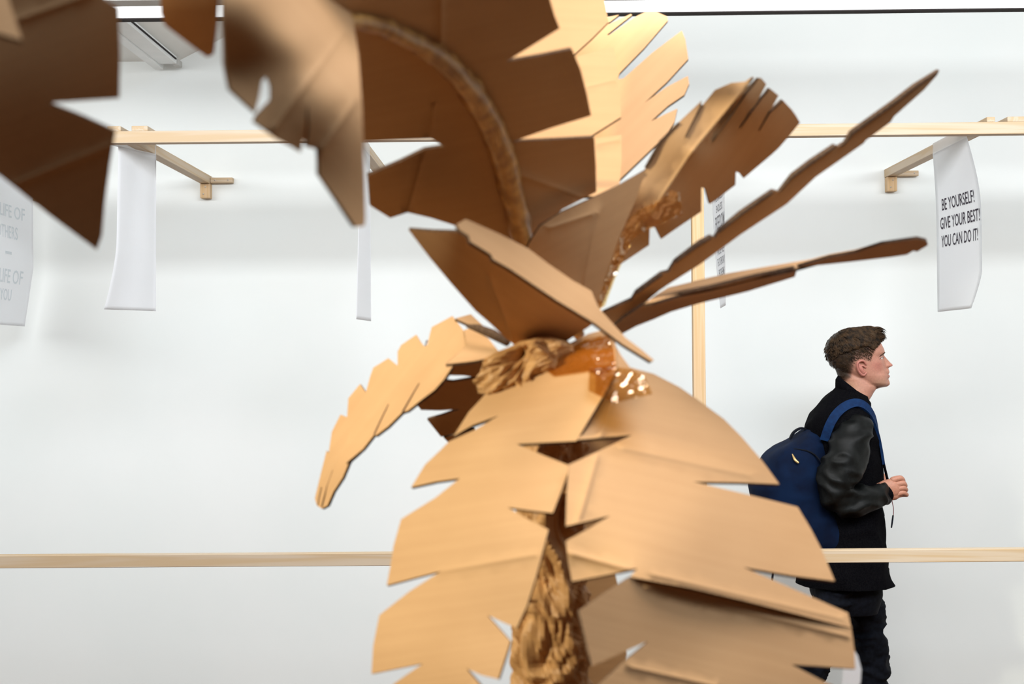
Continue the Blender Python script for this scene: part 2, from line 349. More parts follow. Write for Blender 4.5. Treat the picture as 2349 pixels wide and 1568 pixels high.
def sheet(name, outline, ctrl, parent, thick=0.0045, grid=26, creases=(), ang=0.0, mats=None, key=None, off=0.0, label=None, back=None):
    """a cut piece of board: outline and bends measured from the photograph, every corner at its own depth."""
    f0 = tps(ctrl) if not callable(ctrl) else ctrl
    if key: SURF[key] = f0
    def f(px, py):
        d = f0(px, py) + off
        for (a, b, wd, h) in creases:
            q = segd(px, py, a, b) / wd
            if q < 3: d -= h * math.exp(-q * q)
        return d
    def N(px, py):
        e = 3.0; a = P(px + e, py, f0(px + e, py)) - P(px - e, py, f0(px - e, py)); b = P(px, py + e, f0(px, py + e)) - P(px, py - e, f0(px, py - e))
        n = a.cross(b).normalized()
        return n if n.y > 0 else -n     # away from the viewer side
    pts = []; n0 = len(outline)
    for i in range(n0):
        a = outline[i]; b = outline[(i + 1) % n0]; L = math.hypot(b[0] - a[0], b[1] - a[1]); k = max(1, int(L / 20))
        for j in range(k): pts.append((a[0] + (b[0] - a[0]) * j / k, a[1] + (b[1] - a[1]) * j / k))
    nb = len(pts); poly = list(pts)
    xs = [p[0] for p in pts]; ys = [p[1] for p in pts]
    def clear(x, y, d):
        return all(abs(x - p[0]) > d or abs(y - p[1]) > d for p in poly)
    x = min(xs) + grid / 2; r = 0
    while x < max(xs):
        y = min(ys) + (grid / 2 if r % 2 else grid)
        while y < max(ys):
            if inside(x, y, poly) and clear(x, y, 7) and all(segd(x, y, c[0], c[1]) > 2.5 * c[2] for c in creases): pts.append((x, y))
            y += grid
        x += grid * 0.87; r += 1
    for (a, b, wd, h) in creases:
        L = math.hypot(b[0] - a[0], b[1] - a[1]); k = max(2, int(L / 14)); nx, ny = -(b[1] - a[1]) / L, (b[0] - a[0]) / L
        for j in range(k + 1):
            for o_ in (-1.6, -0.8, 0, 0.8, 1.6):
                x = a[0] + (b[0] - a[0]) * j / k + nx * o_ * wd; y = a[1] + (b[1] - a[1]) * j / k + ny * o_ * wd
                if inside(x, y, poly) and clear(x, y, 2.5): pts.append((x, y))
    v2, e2, tri, ov, oe, of = delaunay_2d_cdt([Vector(p) for p in pts], [], [list(range(nb))], 1, 1e-4)
    V = []; UV = []; ca, sa = math.cos(ang), math.sin(ang)
    for v in v2: V.append(P(v.x, v.y, f(v.x, v.y))); UV.append(((v.x * ca + v.y * sa) / 1500, (-v.x * sa + v.y * ca) / 1500))
    nv = len(v2)
    for v in v2: V.append(P(v.x, v.y, f(v.x, v.y)) + N(v.x, v.y) * thick)
    Fc = [tuple(t_) for t_ in tri] + [tuple(nv + k for k in t_[::-1]) for t_ in tri]; fm = [0] * len(Fc)
    # rim
    ec = {}
    for t_ in tri:
        for a, b in ((t_[0], t_[1]), (t_[1], t_[2]), (t_[2], t_[0])): ec[(a, b)] = 1
    base = len(V); nr = {}
    for (a, b) in list(ec):
        if (b, a) not in ec:
            for q in (a, b):
                if q not in nr:
                    nr[q] = len(V); V.append(V[q]); V.append(V[q + nv])
            Fc.append((nr[b], nr[a], nr[a] + 1, nr[b] + 1)); fm.append(1)
    o = mesh(name, V, Fc, mats or [M['kraft'], M['edge']], parent, True, fm)
    me = o.data; uvl = me.uv_layers.new(name='UVMap')
    UV2 = UV + UV + [(0, 0)] * (len(V) - 2 * nv)
    for lp in me.loops: uvl.data[lp.index].uv = UV2[lp.vertex_index]
    if label: o['label'] = label
    return o
def cuts(name, lines, f, parent):
    """exposed cut edge of a slit: thin raised corrugated lip; each line is [(x,y,w)...] and an object of its own"""
    for ln in lines:
        V = []; Fc = []
        for i, (x, y, wd) in enumerate(ln):
            a = ln[max(0, i - 1)]; b = ln[min(len(ln) - 1, i + 1)]; L = math.hypot(b[0] - a[0], b[1] - a[1]); nx, ny = -(b[1] - a[1]) / L, (b[0] - a[0]) / L
            for (o_, dd) in ((-wd, 0.001), (-wd * 0.6, -0.004), (wd * 0.6, -0.004), (wd, 0.001)):
                V.append(P(x + nx * o_, y + ny * o_, f(x, y) + dd))
        for i in range(len(ln) - 1):
            for k in range(3): Fc.append((i * 4 + k, i * 4 + k + 1, i * 4 + 5 + k, i * 4 + 4 + k))
        mesh(name, V, Fc, M['edge'], parent, False)

base = P(1275, 1640, 2.02)
palm = empty('cardboard_palm', (base.x, base.y, 0.0))
tag(palm, 'large handmade palm of notched corrugated cardboard leaves on a crumpled paper trunk', 'sculpture')

# trunk of crumpled kraft paper
def crumpled(name, path, rad, parent, nseg=56, amp=0.16, seed=0.0, step=0.006):
    pts = [Vector(p) for p in path]; out = []; rr = []
    for i in range(len(pts) - 1):
        L = (pts[i + 1] - pts[i]).length; k = max(1, int(L / step))
        for j in range(k): out.append(pts[i].lerp(pts[i + 1], j / k)); rr.append(rad[i] + (rad[i + 1] - rad[i]) * j / k)
    out.append(pts[-1]); rr.append(rad[-1])
    V = []; Fc = []
    for i, p in enumerate(out):
        for k in range(nseg):
            th = 2 * math.pi * k / nseg; d = Vector((math.cos(th), math.sin(th), 0)); q = (p + d * rr[i])
            s = Vector((q.x * 17, q.y * 17, q.z * 13 + seed))
            s += noise.noise_vector(s * 0.7) * 0.8
            dist, vv = noise.voronoi(s)
            n_ = (dist[1] - dist[0])
            n2 = 1 - abs(noise.noise(s * 1.7)) * 2.2
            d2, v2_ = noise.voronoi(s * 2.3)
            r1 = abs(noise.noise(s * 0.9)); r2 = abs(noise.noise(s * 2.1 + Vector((7, 3, 1)))); r3 = abs(noise.noise(s * 4.5))
            V.append(p + d * rr[i] * (1 + amp * (0.55 - r1 * 2.4 - r2 * 1.1 - r3 * 0.5 - n_ * 0.35)))
    for i in range(len(out) - 1):
        for k in range(nseg):
            k2 = (k + 1) % nseg; Fc.append((i * nseg + k, i * nseg + k2, (i + 1) * nseg + k2, (i + 1) * nseg + k))
    Fc.append(tuple(range((len(out) - 1) * nseg, len(out) * nseg))); Fc.append(tuple(range(nseg))[::-1])
    return mesh(name, V, Fc, M['crumple'], parent, False)
tp = [P(1325, 800, 2.06), P(1300, 900, 2.04), P(1268, 1050, 2.02), P(1262, 1250, 2.02), P(1262, 1450, 2.02), P(1270, 1640, 2.02)]
tp.append(Vector((base.x, base.y, 0.02)))
crumpled('trunk', tp, [0.034, 0.044, 0.052, 0.057, 0.062, 0.064, 0.07], palm, 72, 0.26)
cp = [P(1185, 930, 2.0), P(1180, 900, 2.0), P(1190, 870, 2.0), P(1205, 840, 2.0), P(1222, 805, 2.0), P(1235, 782, 2.0), P(1240, 772, 2.0)]
crumpled('crown_wrap', cp, [0.03, 0.055, 0.066, 0.070, 0.062, 0.046, 0.016], palm, 60, 0.36, 5.0, 0.004)

def frond(outline, ctrl, **kw):
    return sheet('frond', outline, ctrl, palm, **kw)

# T: near leaf at the upper left corner
fT = frond([(-260, -160), (190, -160), (240, 0), (272, 18), (276, 120), (274, 225), (200, 230), (108, 236), (190, 268), (265, 302), (252, 380), (240, 470), (234, 540), (222, 573), (110, 490), (0, 402), (-160, 280)],
           [(0, 0, 1.10), (250, 0, 1.12), (220, 570, 1.25), (0, 400, 1.18), (-200, -100, 1.08), (-200, 200, 1.1), (130, 230, 1.15)], ang=-0.35,
           label='dark underside of the near leaf cut by a deep notch', creases=[((-60, 460), (260, 330), 5, 0.002), ((-60, 80), (200, -10), 5, 0.002)])
sheet('leaf_flap', [(-260, -100), (15, -60), (20, 0), (36, 48), (51, 92), (0, 77), (-60, 60), (-260, 0)], [(0, 0, 0.955), (50, 92, 0.95), (-60, 60, 0.94), (0, -60, 0.965)], fT, key='T2')

# A: large arching frond seen from below
aD = [(1200, 560, 2.0), (1160, 350, 1.86), (1090, 220, 1.73), (1000, 120, 1.61), (880, 60, 1.50), (740, 50, 1.40), (1365, 440, 2.02), (1350, 250, 1.87), (1283, 65, 1.70), (1262, -160, 1.52),
      (850, 450, 1.84), (830, 325, 1.72), (895, 500, 1.9), (1060, 520, 1.97), (820, 120, 1.54), (800, -160, 1.34)]
fA = frond([(760, -160), (1240, -160), (1262, 0), (1272, 35), (1284, 65), (1220, 105), (1160, 142), (1240, 128), (1312, 113), (1332, 160), (1346, 215), (1356, 265), (1265, 293), (1175, 325), (1270, 320), (1363, 315), (1367, 380), (1368, 440),
            (1290, 480), (1240, 520), (1215, 575), (1190, 590), (1160, 560), (1060, 522), (990, 500), (935, 487), (895, 500), (850, 472), (845, 402), (920, 370), (975, 343), (1020, 336), (990, 318), (910, 321), (835, 325), (760, 300), (730, 200), (720, 60)],
           aD, key='A', ang=-0.2, creases=[((1012, -60), (1012, 110), 4, 0.004), ((995, 240), (985, 330), 4, 0.004), ((975, 345), (935, 487), 4, 0.005), ((1190, 400), (1330, 450), 5, 0.002)],
           label='big arching leaf seen from its dark underside')
fA_f = SURF['A']
rp = [(1205, 600), (1192, 520), (1172, 430), (1150, 350), (1122, 280), (1085, 215), (1040, 160), (995, 122), (940, 90), (880, 62), (820, 48), (770, 48), (725, 62)]
rpts = []; rrad = []
for i in range(len(rp) - 1):
    for j in range(4):
        a = rp[i]; b = rp[i + 1]; x = a[0] + (b[0] - a[0]) * j / 4; y = a[1] + (b[1] - a[1]) * j / 4
        rpts.append(P(x, y, fA_f(x, y) - 0.012)); s = (i + j / 4) / (len(rp) - 1)
        rrad.append((24 + 6 * math.sin(s * 5)) * fA_f(x, y) / F * (1.0 if s < 0.9 else 1.0 - (s - 0.9) * 3))
tube('leaf_rib', rpts, rrad, M['rib'], fA, 12, wob=0.35)
# A2: end of the same leaf bending down towards the viewer
a2D = [(770, 0, 1.40), (720, -60, 1.36), (800, 110, 1.33), (600, -40, 1.115), (700, 90, 1.16), (800, 200, 1.21), (640, 150, 1.128), (520, 150, 1.11), (585, 258, 1.125), (690, 345, 1.165), (735, 420, 1.198), (832, 350, 1.235), (830, 515, 1.258), (515, -60, 1.08), (800, -160, 1.6)]
fA2 = frond([(505, -160), (513, 0), (512, 60), (517, 150), (528, 203), (585, 258), (594, 225), (601, 185), (611, 176), (620, 198), (620, 228), (602, 247), (589, 262), (583, 278), (640, 322), (665, 335), (690, 350), (700, 290), (706, 236), (709, 290), (703, 337), (730, 343), (732, 372), (733, 402), (775, 460), (816, 520), (836, 518), (838, 500), (836, 400), (831, 250), (822, 120), (812, 60), (815, -160)],
            a2D, key='A2', ang=0.9, creases=[((785, 80), (625, 300), 5, 0.004), ((815, 230), (728, 360), 5, 0.004)], label='drooping leaf end hanging closest in front')
sheet('leaf_backing', [(600, 262), (660, 300), (728, 342), (722, 240), (700, 200), (640, 250)], lambda x, y: SURF['A2'](x, y) + 0.03, fA2)
sheet('leaf_finger', [(366, -160), (368, 30), (378, 58), (430, 98), (475, 131), (488, 126), (496, 60), (505, -160)], [(368, 0, 1.20), (480, 125, 1.26), (500, 0, 1.17), (400, -150, 1.12)], fA2)

# B: lit leaf behind A
fB = frond([(1100, -160), (1370, -160), (1386, 0), (1396, 50), (1358, 88), (1300, 140), (1250, 175), (1330, 128), (1408, 107), (1418, 170), (1425, 268), (1355, 312), (1280, 350), (1350, 318), (1426, 309), (1426, 370), (1420, 434), (1365, 450), (1230, 450), (1130, 300)],
           [(1385, -60, 2.62), (1410, 120, 2.42), (1420, 300, 2.25), (1420, 430, 2.14), (1150, 100, 2.40), (1200, 420, 2.12)], ang=0.05, creases=[((1350, 198), (1424, 180), 4, 0.003), ((1420, 320), (1370, 330), 4, 0.003)], label='warmly lit leaf behind the arching one')
# C: pale leaf arching away behind
fC = frond([(1240, 150), (1330, 95), (1390, 40), (1420, 34), (1394, 54), (1398, 55), (1447, 32), (1450, 34), (1392, 80), (1398, 80), (1462, 36), (1480, 28), (1505, 27), (1531, 38), (1532, 47), (1478, 110), (1421, 168), (1416, 182), (1430, 180), (1495, 122), (1564, 70), (1572, 90), (1579, 135), (1530, 188), (1478, 236), (1528, 200), (1578, 174), (1581, 192), (1570, 217), (1532, 243), (1493, 278), (1525, 262), (1554, 249), (1547, 280), (1532, 303), (1515, 322), (1470, 365), (1420, 413), (1412, 440), (1280, 440), (1200, 300)],
           [(1420, 420, 2.3), (1530, 300, 2.45), (1580, 135, 2.72), (1530, 40, 2.88), (1400, 40, 2.86), (1300, 200, 2.62), (1300, 430, 2.32)], ang=-0.8, label='pale brightly lit leaf with narrow fingers')
# F7
f7D = [(1240, 517, 1.95), (1350, 458, 1.985), (1480, 390, 2.05), (1365, 700, 2.04), (1200, 600, 1.98)]
f7 = frond([(1195, 600), (1215, 555), (1240, 517), (1290, 485), (1350, 458), (1420, 425), (1482, 389), (1478, 400), (1462, 450), (1420, 545), (1390, 630), (1372, 690), (1362, 702), (1300, 700), (1215, 640)], f7D,
           creases=[((1372, 487), (1338, 655), 4, 0.004), ((1262, 522), (1368, 487), 4, 0.003)], ang=-0.5, label='brown leaf half in front of the arching leaf base')
# F8: large upright leaf behind right
f8D = [(1375, 700, 2.10), (1499, 454, 2.08), (1588, 348, 2.065), (1700, 215, 2.03), (1481, 383, 2.085), (1608, 231, 2.07), (1680, 190, 2.04), (1835, 280, 2.14), (1706, 409, 2.17), (1600, 490, 2.165), (1490, 560, 2.15)]
f8 = frond([(1367, 692), (1395, 600), (1440, 480), (1481, 383), (1515, 324), (1557, 280), (1609, 231), (1604, 246), (1571, 312), (1612, 240), (1640, 206), (1677, 190), (1709, 187), (1725, 176), (1730, 177), (1706, 208), (1738, 178), (1746, 179), (1758, 193), (1740, 228), (1721, 260), (1745, 228), (1765, 202), (1786, 219), (1764, 260), (1795, 229), (1816, 251), (1826, 265), (1835, 281), (1810, 312), (1786, 340), (1766, 358), (1729, 389), (1706, 409), (1696, 396), (1688, 394), (1687, 424), (1640, 460), (1628, 468), (1618, 432), (1609, 430), (1609, 485), (1560, 518), (1517, 548), (1503, 521), (1491, 520), (1489, 562), (1450, 588), (1420, 608), (1378, 706)],
           f8D, key='F8', ang=-0.95, creases=[((1420, 600), (1588, 348), 5, 0.006), ((1588, 348), (1706, 205), 5, 0.006)], label='upright leaf with slit tip, seen from below')
f8f = SURF['F8']
cuts('cut_edge', [[(1571, 314, 0.6), (1590, 278, 2), (1610, 240, 2.5)], [(1635, 325, 0.6), (1680, 262, 2), (1710, 215, 2.8), (1738, 179, 2.8)], [(1652, 285, 0.5), (1690, 228, 2), (1727, 178, 2.5)],
                  [(1698, 295, 0.6), (1722, 258, 2.4), (1764, 203, 2.2)], [(1742, 300, 0.6), (1765, 258, 2.4), (1795, 230, 2)], [(1481, 385, 3.5), (1515, 325, 4), (1557, 281, 2)], [(1367, 692, 4), (1400, 585, 4), (1440, 478, 3), (1475, 395, 3)]], f8f, f8)
sheet('packing_tape', [(1366, 716), (1376, 680), (1400, 615), (1425, 545), (1440, 505), (1465, 482), (1510, 462), (1540, 436), (1560, 442), (1566, 492), (1535, 505), (1490, 525), (1455, 545), (1432, 590), (1410, 640), (1388, 700)],
      lambda x, y: f8f(x, y) - 0.018 - 0.006 * math.sin(x * 0.09) * math.sin(y * 0.07), f8, thick=0.0008, grid=14, mats=[M['tape'], M['tape']])
# F9 long thin leaf
f9o = [(1384, 717), (1417, 702), (1450, 688), (1460, 671), (1519, 627), (1535, 623), (1550, 599), (1606, 556), (1632, 542), (1640, 546), (1652, 528), (1700, 488), (1774, 437), (1788, 441), (1818, 402), (1860, 370), (1916, 333), (1924, 337), (1939, 328), (1953, 304), (1986, 280), (2050, 234), (2100, 195), (2155, 161), (2150, 172), (2120, 206), (2051, 267), (2043, 280), (1986, 322), (1981, 329), (1871, 406), (1806, 467), (1700, 537), (1606, 606), (1535, 651), (1513, 666), (1473, 699), (1433, 732), (1398, 765)]
f9 = frond(f9o, [(1460, 671, 2.0), (1473, 699, 2.035), (1700, 488, 1.99), (1700, 537, 2.025), (1953, 304, 2.0), (1986, 322, 2.025), (2155, 161, 2.02), (1400, 760, 2.04), (1384, 717, 2.02), (2100, 195, 2.005), (2120, 206, 2.02)], key='F9', thick=0.006, ang=-0.68, label='long narrow leaf pointing up right')
cuts('cut_edge', [[(1460, 673, 2), (1519, 630, 3)], [(1550, 601, 2), (1606, 559, 3.5), (1632, 545, 2.5)], [(1648, 534, 2), (1700, 491, 4), (1774, 440, 3)], [(1790, 438, 2), (1818, 405, 4), (1870, 367, 4), (1916, 336, 3)], [(1928, 336, 2), (1939, 327, 3), (1955, 306, 4), (1986, 283, 4.5), (2050, 237, 4.5), (2100, 198, 4), (2152, 164, 2)]], SURF['F9'], f9)
# F10 lower right leaf
f10 = frond([(1478, 696), (1505, 676), (1533, 659), (1579, 648), (1597, 643), (1672, 626), (1752, 612), (1860, 594), (1904, 582), (1961, 572), (2022, 554), (2060, 549), (2030, 566), (1950, 584), (1880, 600), (1830, 614), (1727, 636), (1628, 661), (1560, 674), (1500, 692)],
            [(1480, 690, 1.98), (1600, 643, 2.1), (1628, 661, 1.98), (1860, 594, 2.08), (1830, 614, 1.98), (2060, 549, 2.06), (2030, 566, 2.02)], ang=-0.2, label='narrow leaf pointing right, light upper face')
sheet('leaf_underside', [(1478, 698), (1560, 675), (1628, 661), (1727, 636), (1820, 616), (1828, 620), (1823, 635), (1716, 668), (1606, 695), (1539, 715), (1500, 732), (1459, 748), (1428, 765), (1406, 790), (1395, 760), (1430, 730)],
      [(1478, 698, 1.99), (1628, 661, 1.975), (1820, 617, 1.975), (1820, 634, 2.05), (1606, 695, 2.06), (1428, 765, 2.08)], f10, ang=-0.2)
sheet('leaf_tip', [(1838, 610), (1904, 590), (1961, 580), (2022, 560), (2104, 548), (2126, 553), (2129, 562), (2104, 577), (2095, 575), (2080, 584), (2039, 590), (1953, 600), (1830, 613)],
      [(1838, 610, 1.985), (2022, 560, 1.96), (2126, 553, 1.98), (1953, 600, 2.05), (2104, 577, 2.03)], f10, ang=-0.2)
# F5 dark leaf left of the crown, F6 pale strip in front
f5 = frond([(937, 527), (990, 531), (1052, 533), (1075, 545), (1168, 614), (1280, 680), (1364, 739), (1350, 750), (1300, 782), (1230, 805), (1185, 795), (1160, 775), (1125, 742), (1090, 712), (1035, 650), (985, 590)],
           [(937, 527, 1.80), (1052, 533, 1.76), (1360, 740, 1.98), (1180, 790, 2.02), (1090, 712, 1.94), (1200, 640, 1.86)], ang=0.6, creases=[((1122, 632), (1180, 785), 4, 0.006)], label='dark triangular leaf left of the crown')
f6 = frond([(1048, 514), (1068, 502), (1089, 511), (1146, 536), (1214, 571), (1257, 604), (1314, 643), (1357, 667), (1366, 690), (1375, 707), (1407, 743), (1436, 775), (1470, 800), (1500, 825), (1493, 829), (1428, 789), (1364, 741), (1275, 687), (1168, 615), (1132, 595), (1125, 582), (1079, 554), (1075, 540), (1054, 526)],
           [(1054, 526, 1.62), (1125, 590, 1.64), (1275, 687, 1.74), (1364, 741, 1.80), (1493, 828, 1.88), (1089, 511, 1.70), (1257, 604, 1.85), (1357, 667, 1.90), (1407, 743, 1.88), (1500, 824, 1.89)], ang=0.6, thick=0.004, label='pale narrow leaf crossing in front of the crown')
# F3 pale leaf lower left
f3D = [(1038, 730, 2.22), (1050, 835, 2.05), (950, 770, 2.24), (860, 850, 2.24), (860, 997, 2.06), (940, 940, 2.04), (780, 960, 2.22), (725, 1150, 2.14), (795, 1080, 2.06)]
f3 = frond([(1038, 724), (990, 750), (980, 790), (974, 794), (966, 785), (955, 767), (920, 791), (912, 806), (912, 838), (891, 821), (856, 843), (850, 860), (839, 899), (826, 880), (799, 913), (796, 956), (781, 950), (761, 990), (754, 1038), (749, 1033), (735, 1089), (722, 1143), (727, 1159), (738, 1166), (751, 1159), (765, 1127), (786, 1095), (802, 1057), (834, 1028), (858, 997), (863, 998), (891, 977), (923, 945), (936, 941), (966, 917), (997, 894), (1019, 869), (1038, 840), (1022, 834), (1070, 792), (1063, 757)],
           f3D, key='F3', ang=-0.9, creases=[((800, 1000), (735, 1150), 4, 0.003), ((1020, 800), (850, 960), 6, 0.003)], label='pale bright leaf drooping to the left')
cuts('cut_edge', [[(961, 878, 0.5), (940, 915, 1.6), (923, 945, 2)], [(891, 926, 0.5), (872, 965, 1.3), (858, 996, 1.6)], [(763, 1078, 0.4), (750, 1115, 1.2), (738, 1162, 1.6)], [(737, 1116, 0.4), (732, 1140, 1), (729, 1158, 1.3)], [(975, 793, 1), (980, 780, 2)], [(795, 1063, 1.5), (802, 1057, 2), (834, 1030, 1.5)]], SURF['F3'], f3)
sheet('leaf_root', [(1064, 757), (1078, 752), (1120, 775), (1146, 808), (1138, 818), (1085, 828), (1022, 835), (1070, 792)], [(1064, 757, 2.14), (1146, 812, 2.03), (1022, 835, 2.03)], f3)
sheet('leaf_root', [(1044, 730), (1080, 720), (1112, 750), (1130, 770), (1085, 748)], [(1044, 730, 2.2), (1080, 720, 2.24), (1130, 768, 2.12)], f3)
tube('leaf_rib', [P(1072, 747, 2.09), P(1095, 752, 2.07), P(1130, 766, 2.05), P(1165, 786, 2.03)], [0.003, 0.0065, 0.008, 0.006], M['edge'], f3, 10)
# F4 dark leaf low left behind
f4 = frond([(1040, 836), (1142, 822), (1160, 860), (1150, 930), (1100, 970), (1045, 1000), (1011, 1001), (980, 962), (1015, 952), (1056, 938), (1010, 941), (966, 940), (958, 930), (985, 905), (1003, 892), (1018, 874), (1040, 876), (1098, 866), (1065, 861), (1025, 860)],
           [(1040, 838, 2.13), (1140, 822, 2.12), (1010, 1000, 2.34), (960, 935, 2.28), (1100, 960, 2.30)], label='dark leaf with slots hidden behind the trunk top', ang=0.2)
sheet('leaf_finger', [(1018, 1004), (1090, 985), (1060, 1010), (1030, 1016)], [(1018, 1004, 2.3), (1090, 985, 2.3), (1040, 1016, 2.32)], f4)
# K hanging behind the trunk
frond([(1200, 985), (1452, 992), (1425, 1060), (1410, 1180), (1410, 1310), (1418, 1345), (1428, 1420), (1438, 1500), (1420, 1560), (1400, 1900), (1240, 1900), (1220, 1300)],
      [(1200, 985, 2.16), (1450, 992, 2.16), (1410, 1300, 2.22), (1240, 1600, 2.2), (1420, 1600, 2.24)], label='shadowed leaf hanging behind the trunk')
# F1 bright front leaf
f1D = [(1400, 780, 1.97), (1300, 850, 1.93), (1120, 900, 1.97), (1040, 1000, 1.90), (1385, 905, 1.82), (1310, 1070, 1.74), (1150, 1000, 1.83), (945, 1115, 1.86), (1258, 1215, 1.67), (890, 1340, 1.78), (1185, 1440, 1.63), (855, 1545, 1.74), (1100, 1600, 1.62), (1080, 1200, 1.73), (870, 1900, 1.74), (1100, 1900, 1.64)]
f1 = frond([(1300, 790), (1350, 765), (1400, 752), (1412, 790), (1415, 850), (1385, 905), (1352, 960), (1322, 1011), (1260, 1014), (1185, 1018), (1250, 1045), (1308, 1068), (1290, 1120), (1268, 1176), (1215, 1170), (1165, 1163), (1210, 1190), (1258, 1214), (1230, 1320), (1208, 1390), (1185, 1440), (1150, 1425), (1118, 1410), (1145, 1440), (1171, 1470), (1143, 1557), (1105, 1548), (1070, 1533), (1100, 1568), (1135, 1620), (1080, 1900), (860, 1900), (870, 1600), (905, 1566), (970, 1521), (910, 1533), (852, 1545), (856, 1480), (870, 1410), (940, 1355), (1012, 1309), (950, 1325), (887, 1342), (895, 1300), (903, 1250), (920, 1190), (1000, 1140), (1055, 1096), (1000, 1104), (943, 1117), (975, 1065), (1010, 1032), (1030, 1012), (1090, 985), (1145, 952), (1085, 974), (1040, 1000), (1075, 945), (1112, 905), (1140, 880), (1220, 835)],
           f1D, key='F1', ang=-0.15, creases=[((1010, 1310), (1225, 1272), 5, 0.002), ((1215, 850), (1060, 935), 9, 0.004)], label='bright front leaf drooping on the left of the trunk')
sheet('packing_tape', [(1285, 812), (1340, 778), (1395, 765), (1408, 800), (1412, 842), (1370, 860), (1350, 850), (1270, 862), (1255, 850)], lambda x, y: SURF['F1'](x, y) - 0.006, f1, thick=0.0008, grid=16, mats=[M['tape'], M['tape']])
# F2 beige front leaf, upper field and folded lower field
f2D = [(1400, 780, 1.99), (1440, 845, 1.93), (1390, 905, 1.87), (1600, 915, 1.98), (1787, 1108, 1.90), (1305, 1065, 1.72), (1298, 1240, 1.63), (1885, 1260, 1.82), (1460, 1303, 1.60), (1915, 1332, 1.78), (1945, 1440, 1.72), (1312, 1332, 1.61), (1600, 1150, 1.74)]
f2 = frond([(1405, 780), (1425, 815), (1445, 842), (1500, 857), (1560, 888), (1600, 916), (1660, 960), (1700, 1000), (1750, 1058), (1788, 1110), (1700, 1106), (1590, 1104), (1700, 1130), (1830, 1162), (1860, 1212), (1885, 1260), (1915, 1332), (1820, 1320), (1705, 1300), (1820, 1350), (1945, 1405), (1953, 1440), (1830, 1408), (1700, 1375), (1580, 1347), (1445, 1322), (1462, 1303), (1390, 1318), (1312, 1333), (1303, 1285), (1298, 1240), (1350, 1212), (1400, 1182), (1345, 1195), (1298, 1206), (1300, 1130), (1305, 1065), (1375, 1033), (1450, 997), (1385, 1003), (1325, 1008), (1350, 965), (1385, 905), (1395, 860)],
           f2D, key='F2', ang=0.24, grid=24, creases=[((1420, 1025), (1720, 1090), 6, 0.005), ((1405, 905), (1378, 1000), 5, 0.004), ((1368, 1050), (1325, 1200), 6, 0.004), ((1305, 1268), (1440, 1305), 5, 0.005), ((1500, 1318), (1930, 1418), 4, 0.003)], label='beige front leaf drooping on the right of the trunk')
f2f = SURF['F2']
sheet('folded_field', [(1445, 1322), (1580, 1347), (1700, 1375), (1830, 1408), (1953, 1440), (1960, 1490), (1962, 1533), (1890, 1528), (1815, 1523), (1890, 1562), (2000, 1610), (2000, 1900), (1300, 1900), (1330, 1615), (1375, 1568), (1430, 1517), (1487, 1470), (1425, 1497), (1358, 1527), (1342, 1460), (1328, 1400), (1385, 1360)],
      [(1445, 1322, 1.595), (1700, 1375, 1.665), (1953, 1440, 1.725), (1358, 1500, 1.545), (1960, 1533, 1.695), (1700, 1600, 1.60), (1400, 1700, 1.52), (1900, 1700, 1.64)], f2, ang=0.24, creases=[((1480, 1345), (1940, 1458), 4, 0.004), ((1450, 1530), (1640, 1572), 4, 0.003)])
sheet('packing_tape', [(1352, 846), (1400, 840), (1450, 846), (1478, 862), (1496, 902), (1445, 914), (1405, 925), (1385, 912), (1350, 895)], lambda x, y: min(SURF['F1'](x, y), f2f(x, y)) - 0.022, f2, thick=0.0008, grid=14, mats=[M['tape'], M['tape']])
sheet('packing_tape', [(1950, 1470), (1958, 1490), (1968, 1505), (1976, 1535), (1974, 1566), (1955, 1590), (1930, 1575), (1935, 1530)], [(1950, 1470, 1.75), (1976, 1535, 1.8), (1935, 1575, 1.84)], f2, thick=0.0008, grid=14, mats=[M['paper'], M['paper']])
# stem that carries the near corner leaf: arches behind frond A, out over the top and forward
st = [P(1330, 770, 2.06), P(1230, 600, 2.12), P(1180, 400, 2.1), P(1120, 150, 1.98), P(1040, -80, 1.86), P(760, -300, 1.5), P(350, -330, 1.25), P(60, -150, 1.10), P(-120, -60, 1.10), P(-200, 60, 1.14)]
sp = []; 
for i in range(len(st) - 1):
    for j in range(6):
        t_ = j / 6; p0 = st[max(i - 1, 0)]; p1 = st[i]; p2 = st[i + 1]; p3 = st[min(i + 2, len(st) - 1)]
        sp.append(0.5 * ((2 * p1) + (p2 - p0) * t_ + (2 * p0 - 5 * p1 + 4 * p2 - p3) * t_ ** 2 + (3 * p1 - p0 - 3 * p2 + p3) * t_ ** 3))
tube('leaf_stem', sp, [0.009] * len(sp), M['rib'], palm, 10, wob=0.3)

# ------------------------------------------------------------------ person walking behind the lower rail
PY = 5.3; PX = PY / F
def Q(px, py, yo=0.0): return P(px, py, PY) + Vector((0, yo * PX, 0))
def vcol(name, base_rough, spec=0.3):
    m = mat(name, (0.5, 0.5, 0.5), base_rough, spec)
    a = nd(m, 'ShaderNodeVertexColor'); a.layer_name = 'Col'
    n = nd(m, 'ShaderNodeTexNoise'); n.inputs['Scale'].default_value = 160; n.inputs['Detail'].default_value = 3
    tc = nd(m, 'ShaderNodeTexCoord'); LK(m, tc.outputs['Object'], n.inputs[0])
    ml = nd(m, 'ShaderNodeMix', data_type='RGBA', blend_type='MULTIPLY'); ml.inputs[0].default_value = 0.35
    LK(m, a.outputs[0], ml.inputs[6]); LK(m, n.outputs[0], ml.inputs[7]); LK(m, ml.outputs[2], B(m).inputs['Base Color'])
    return m
M['skin'] = vcol('skin', 0.5, 0.35)
B(M['skin']).inputs['Subsurface Weight'].default_value = 0.08
B(M['skin']).inputs['Subsurface Scale'].default_value = 0.006
M['hair'] = mat('brown_hair', (0.10, 0.06, 0.035), 0.6, 0.18)
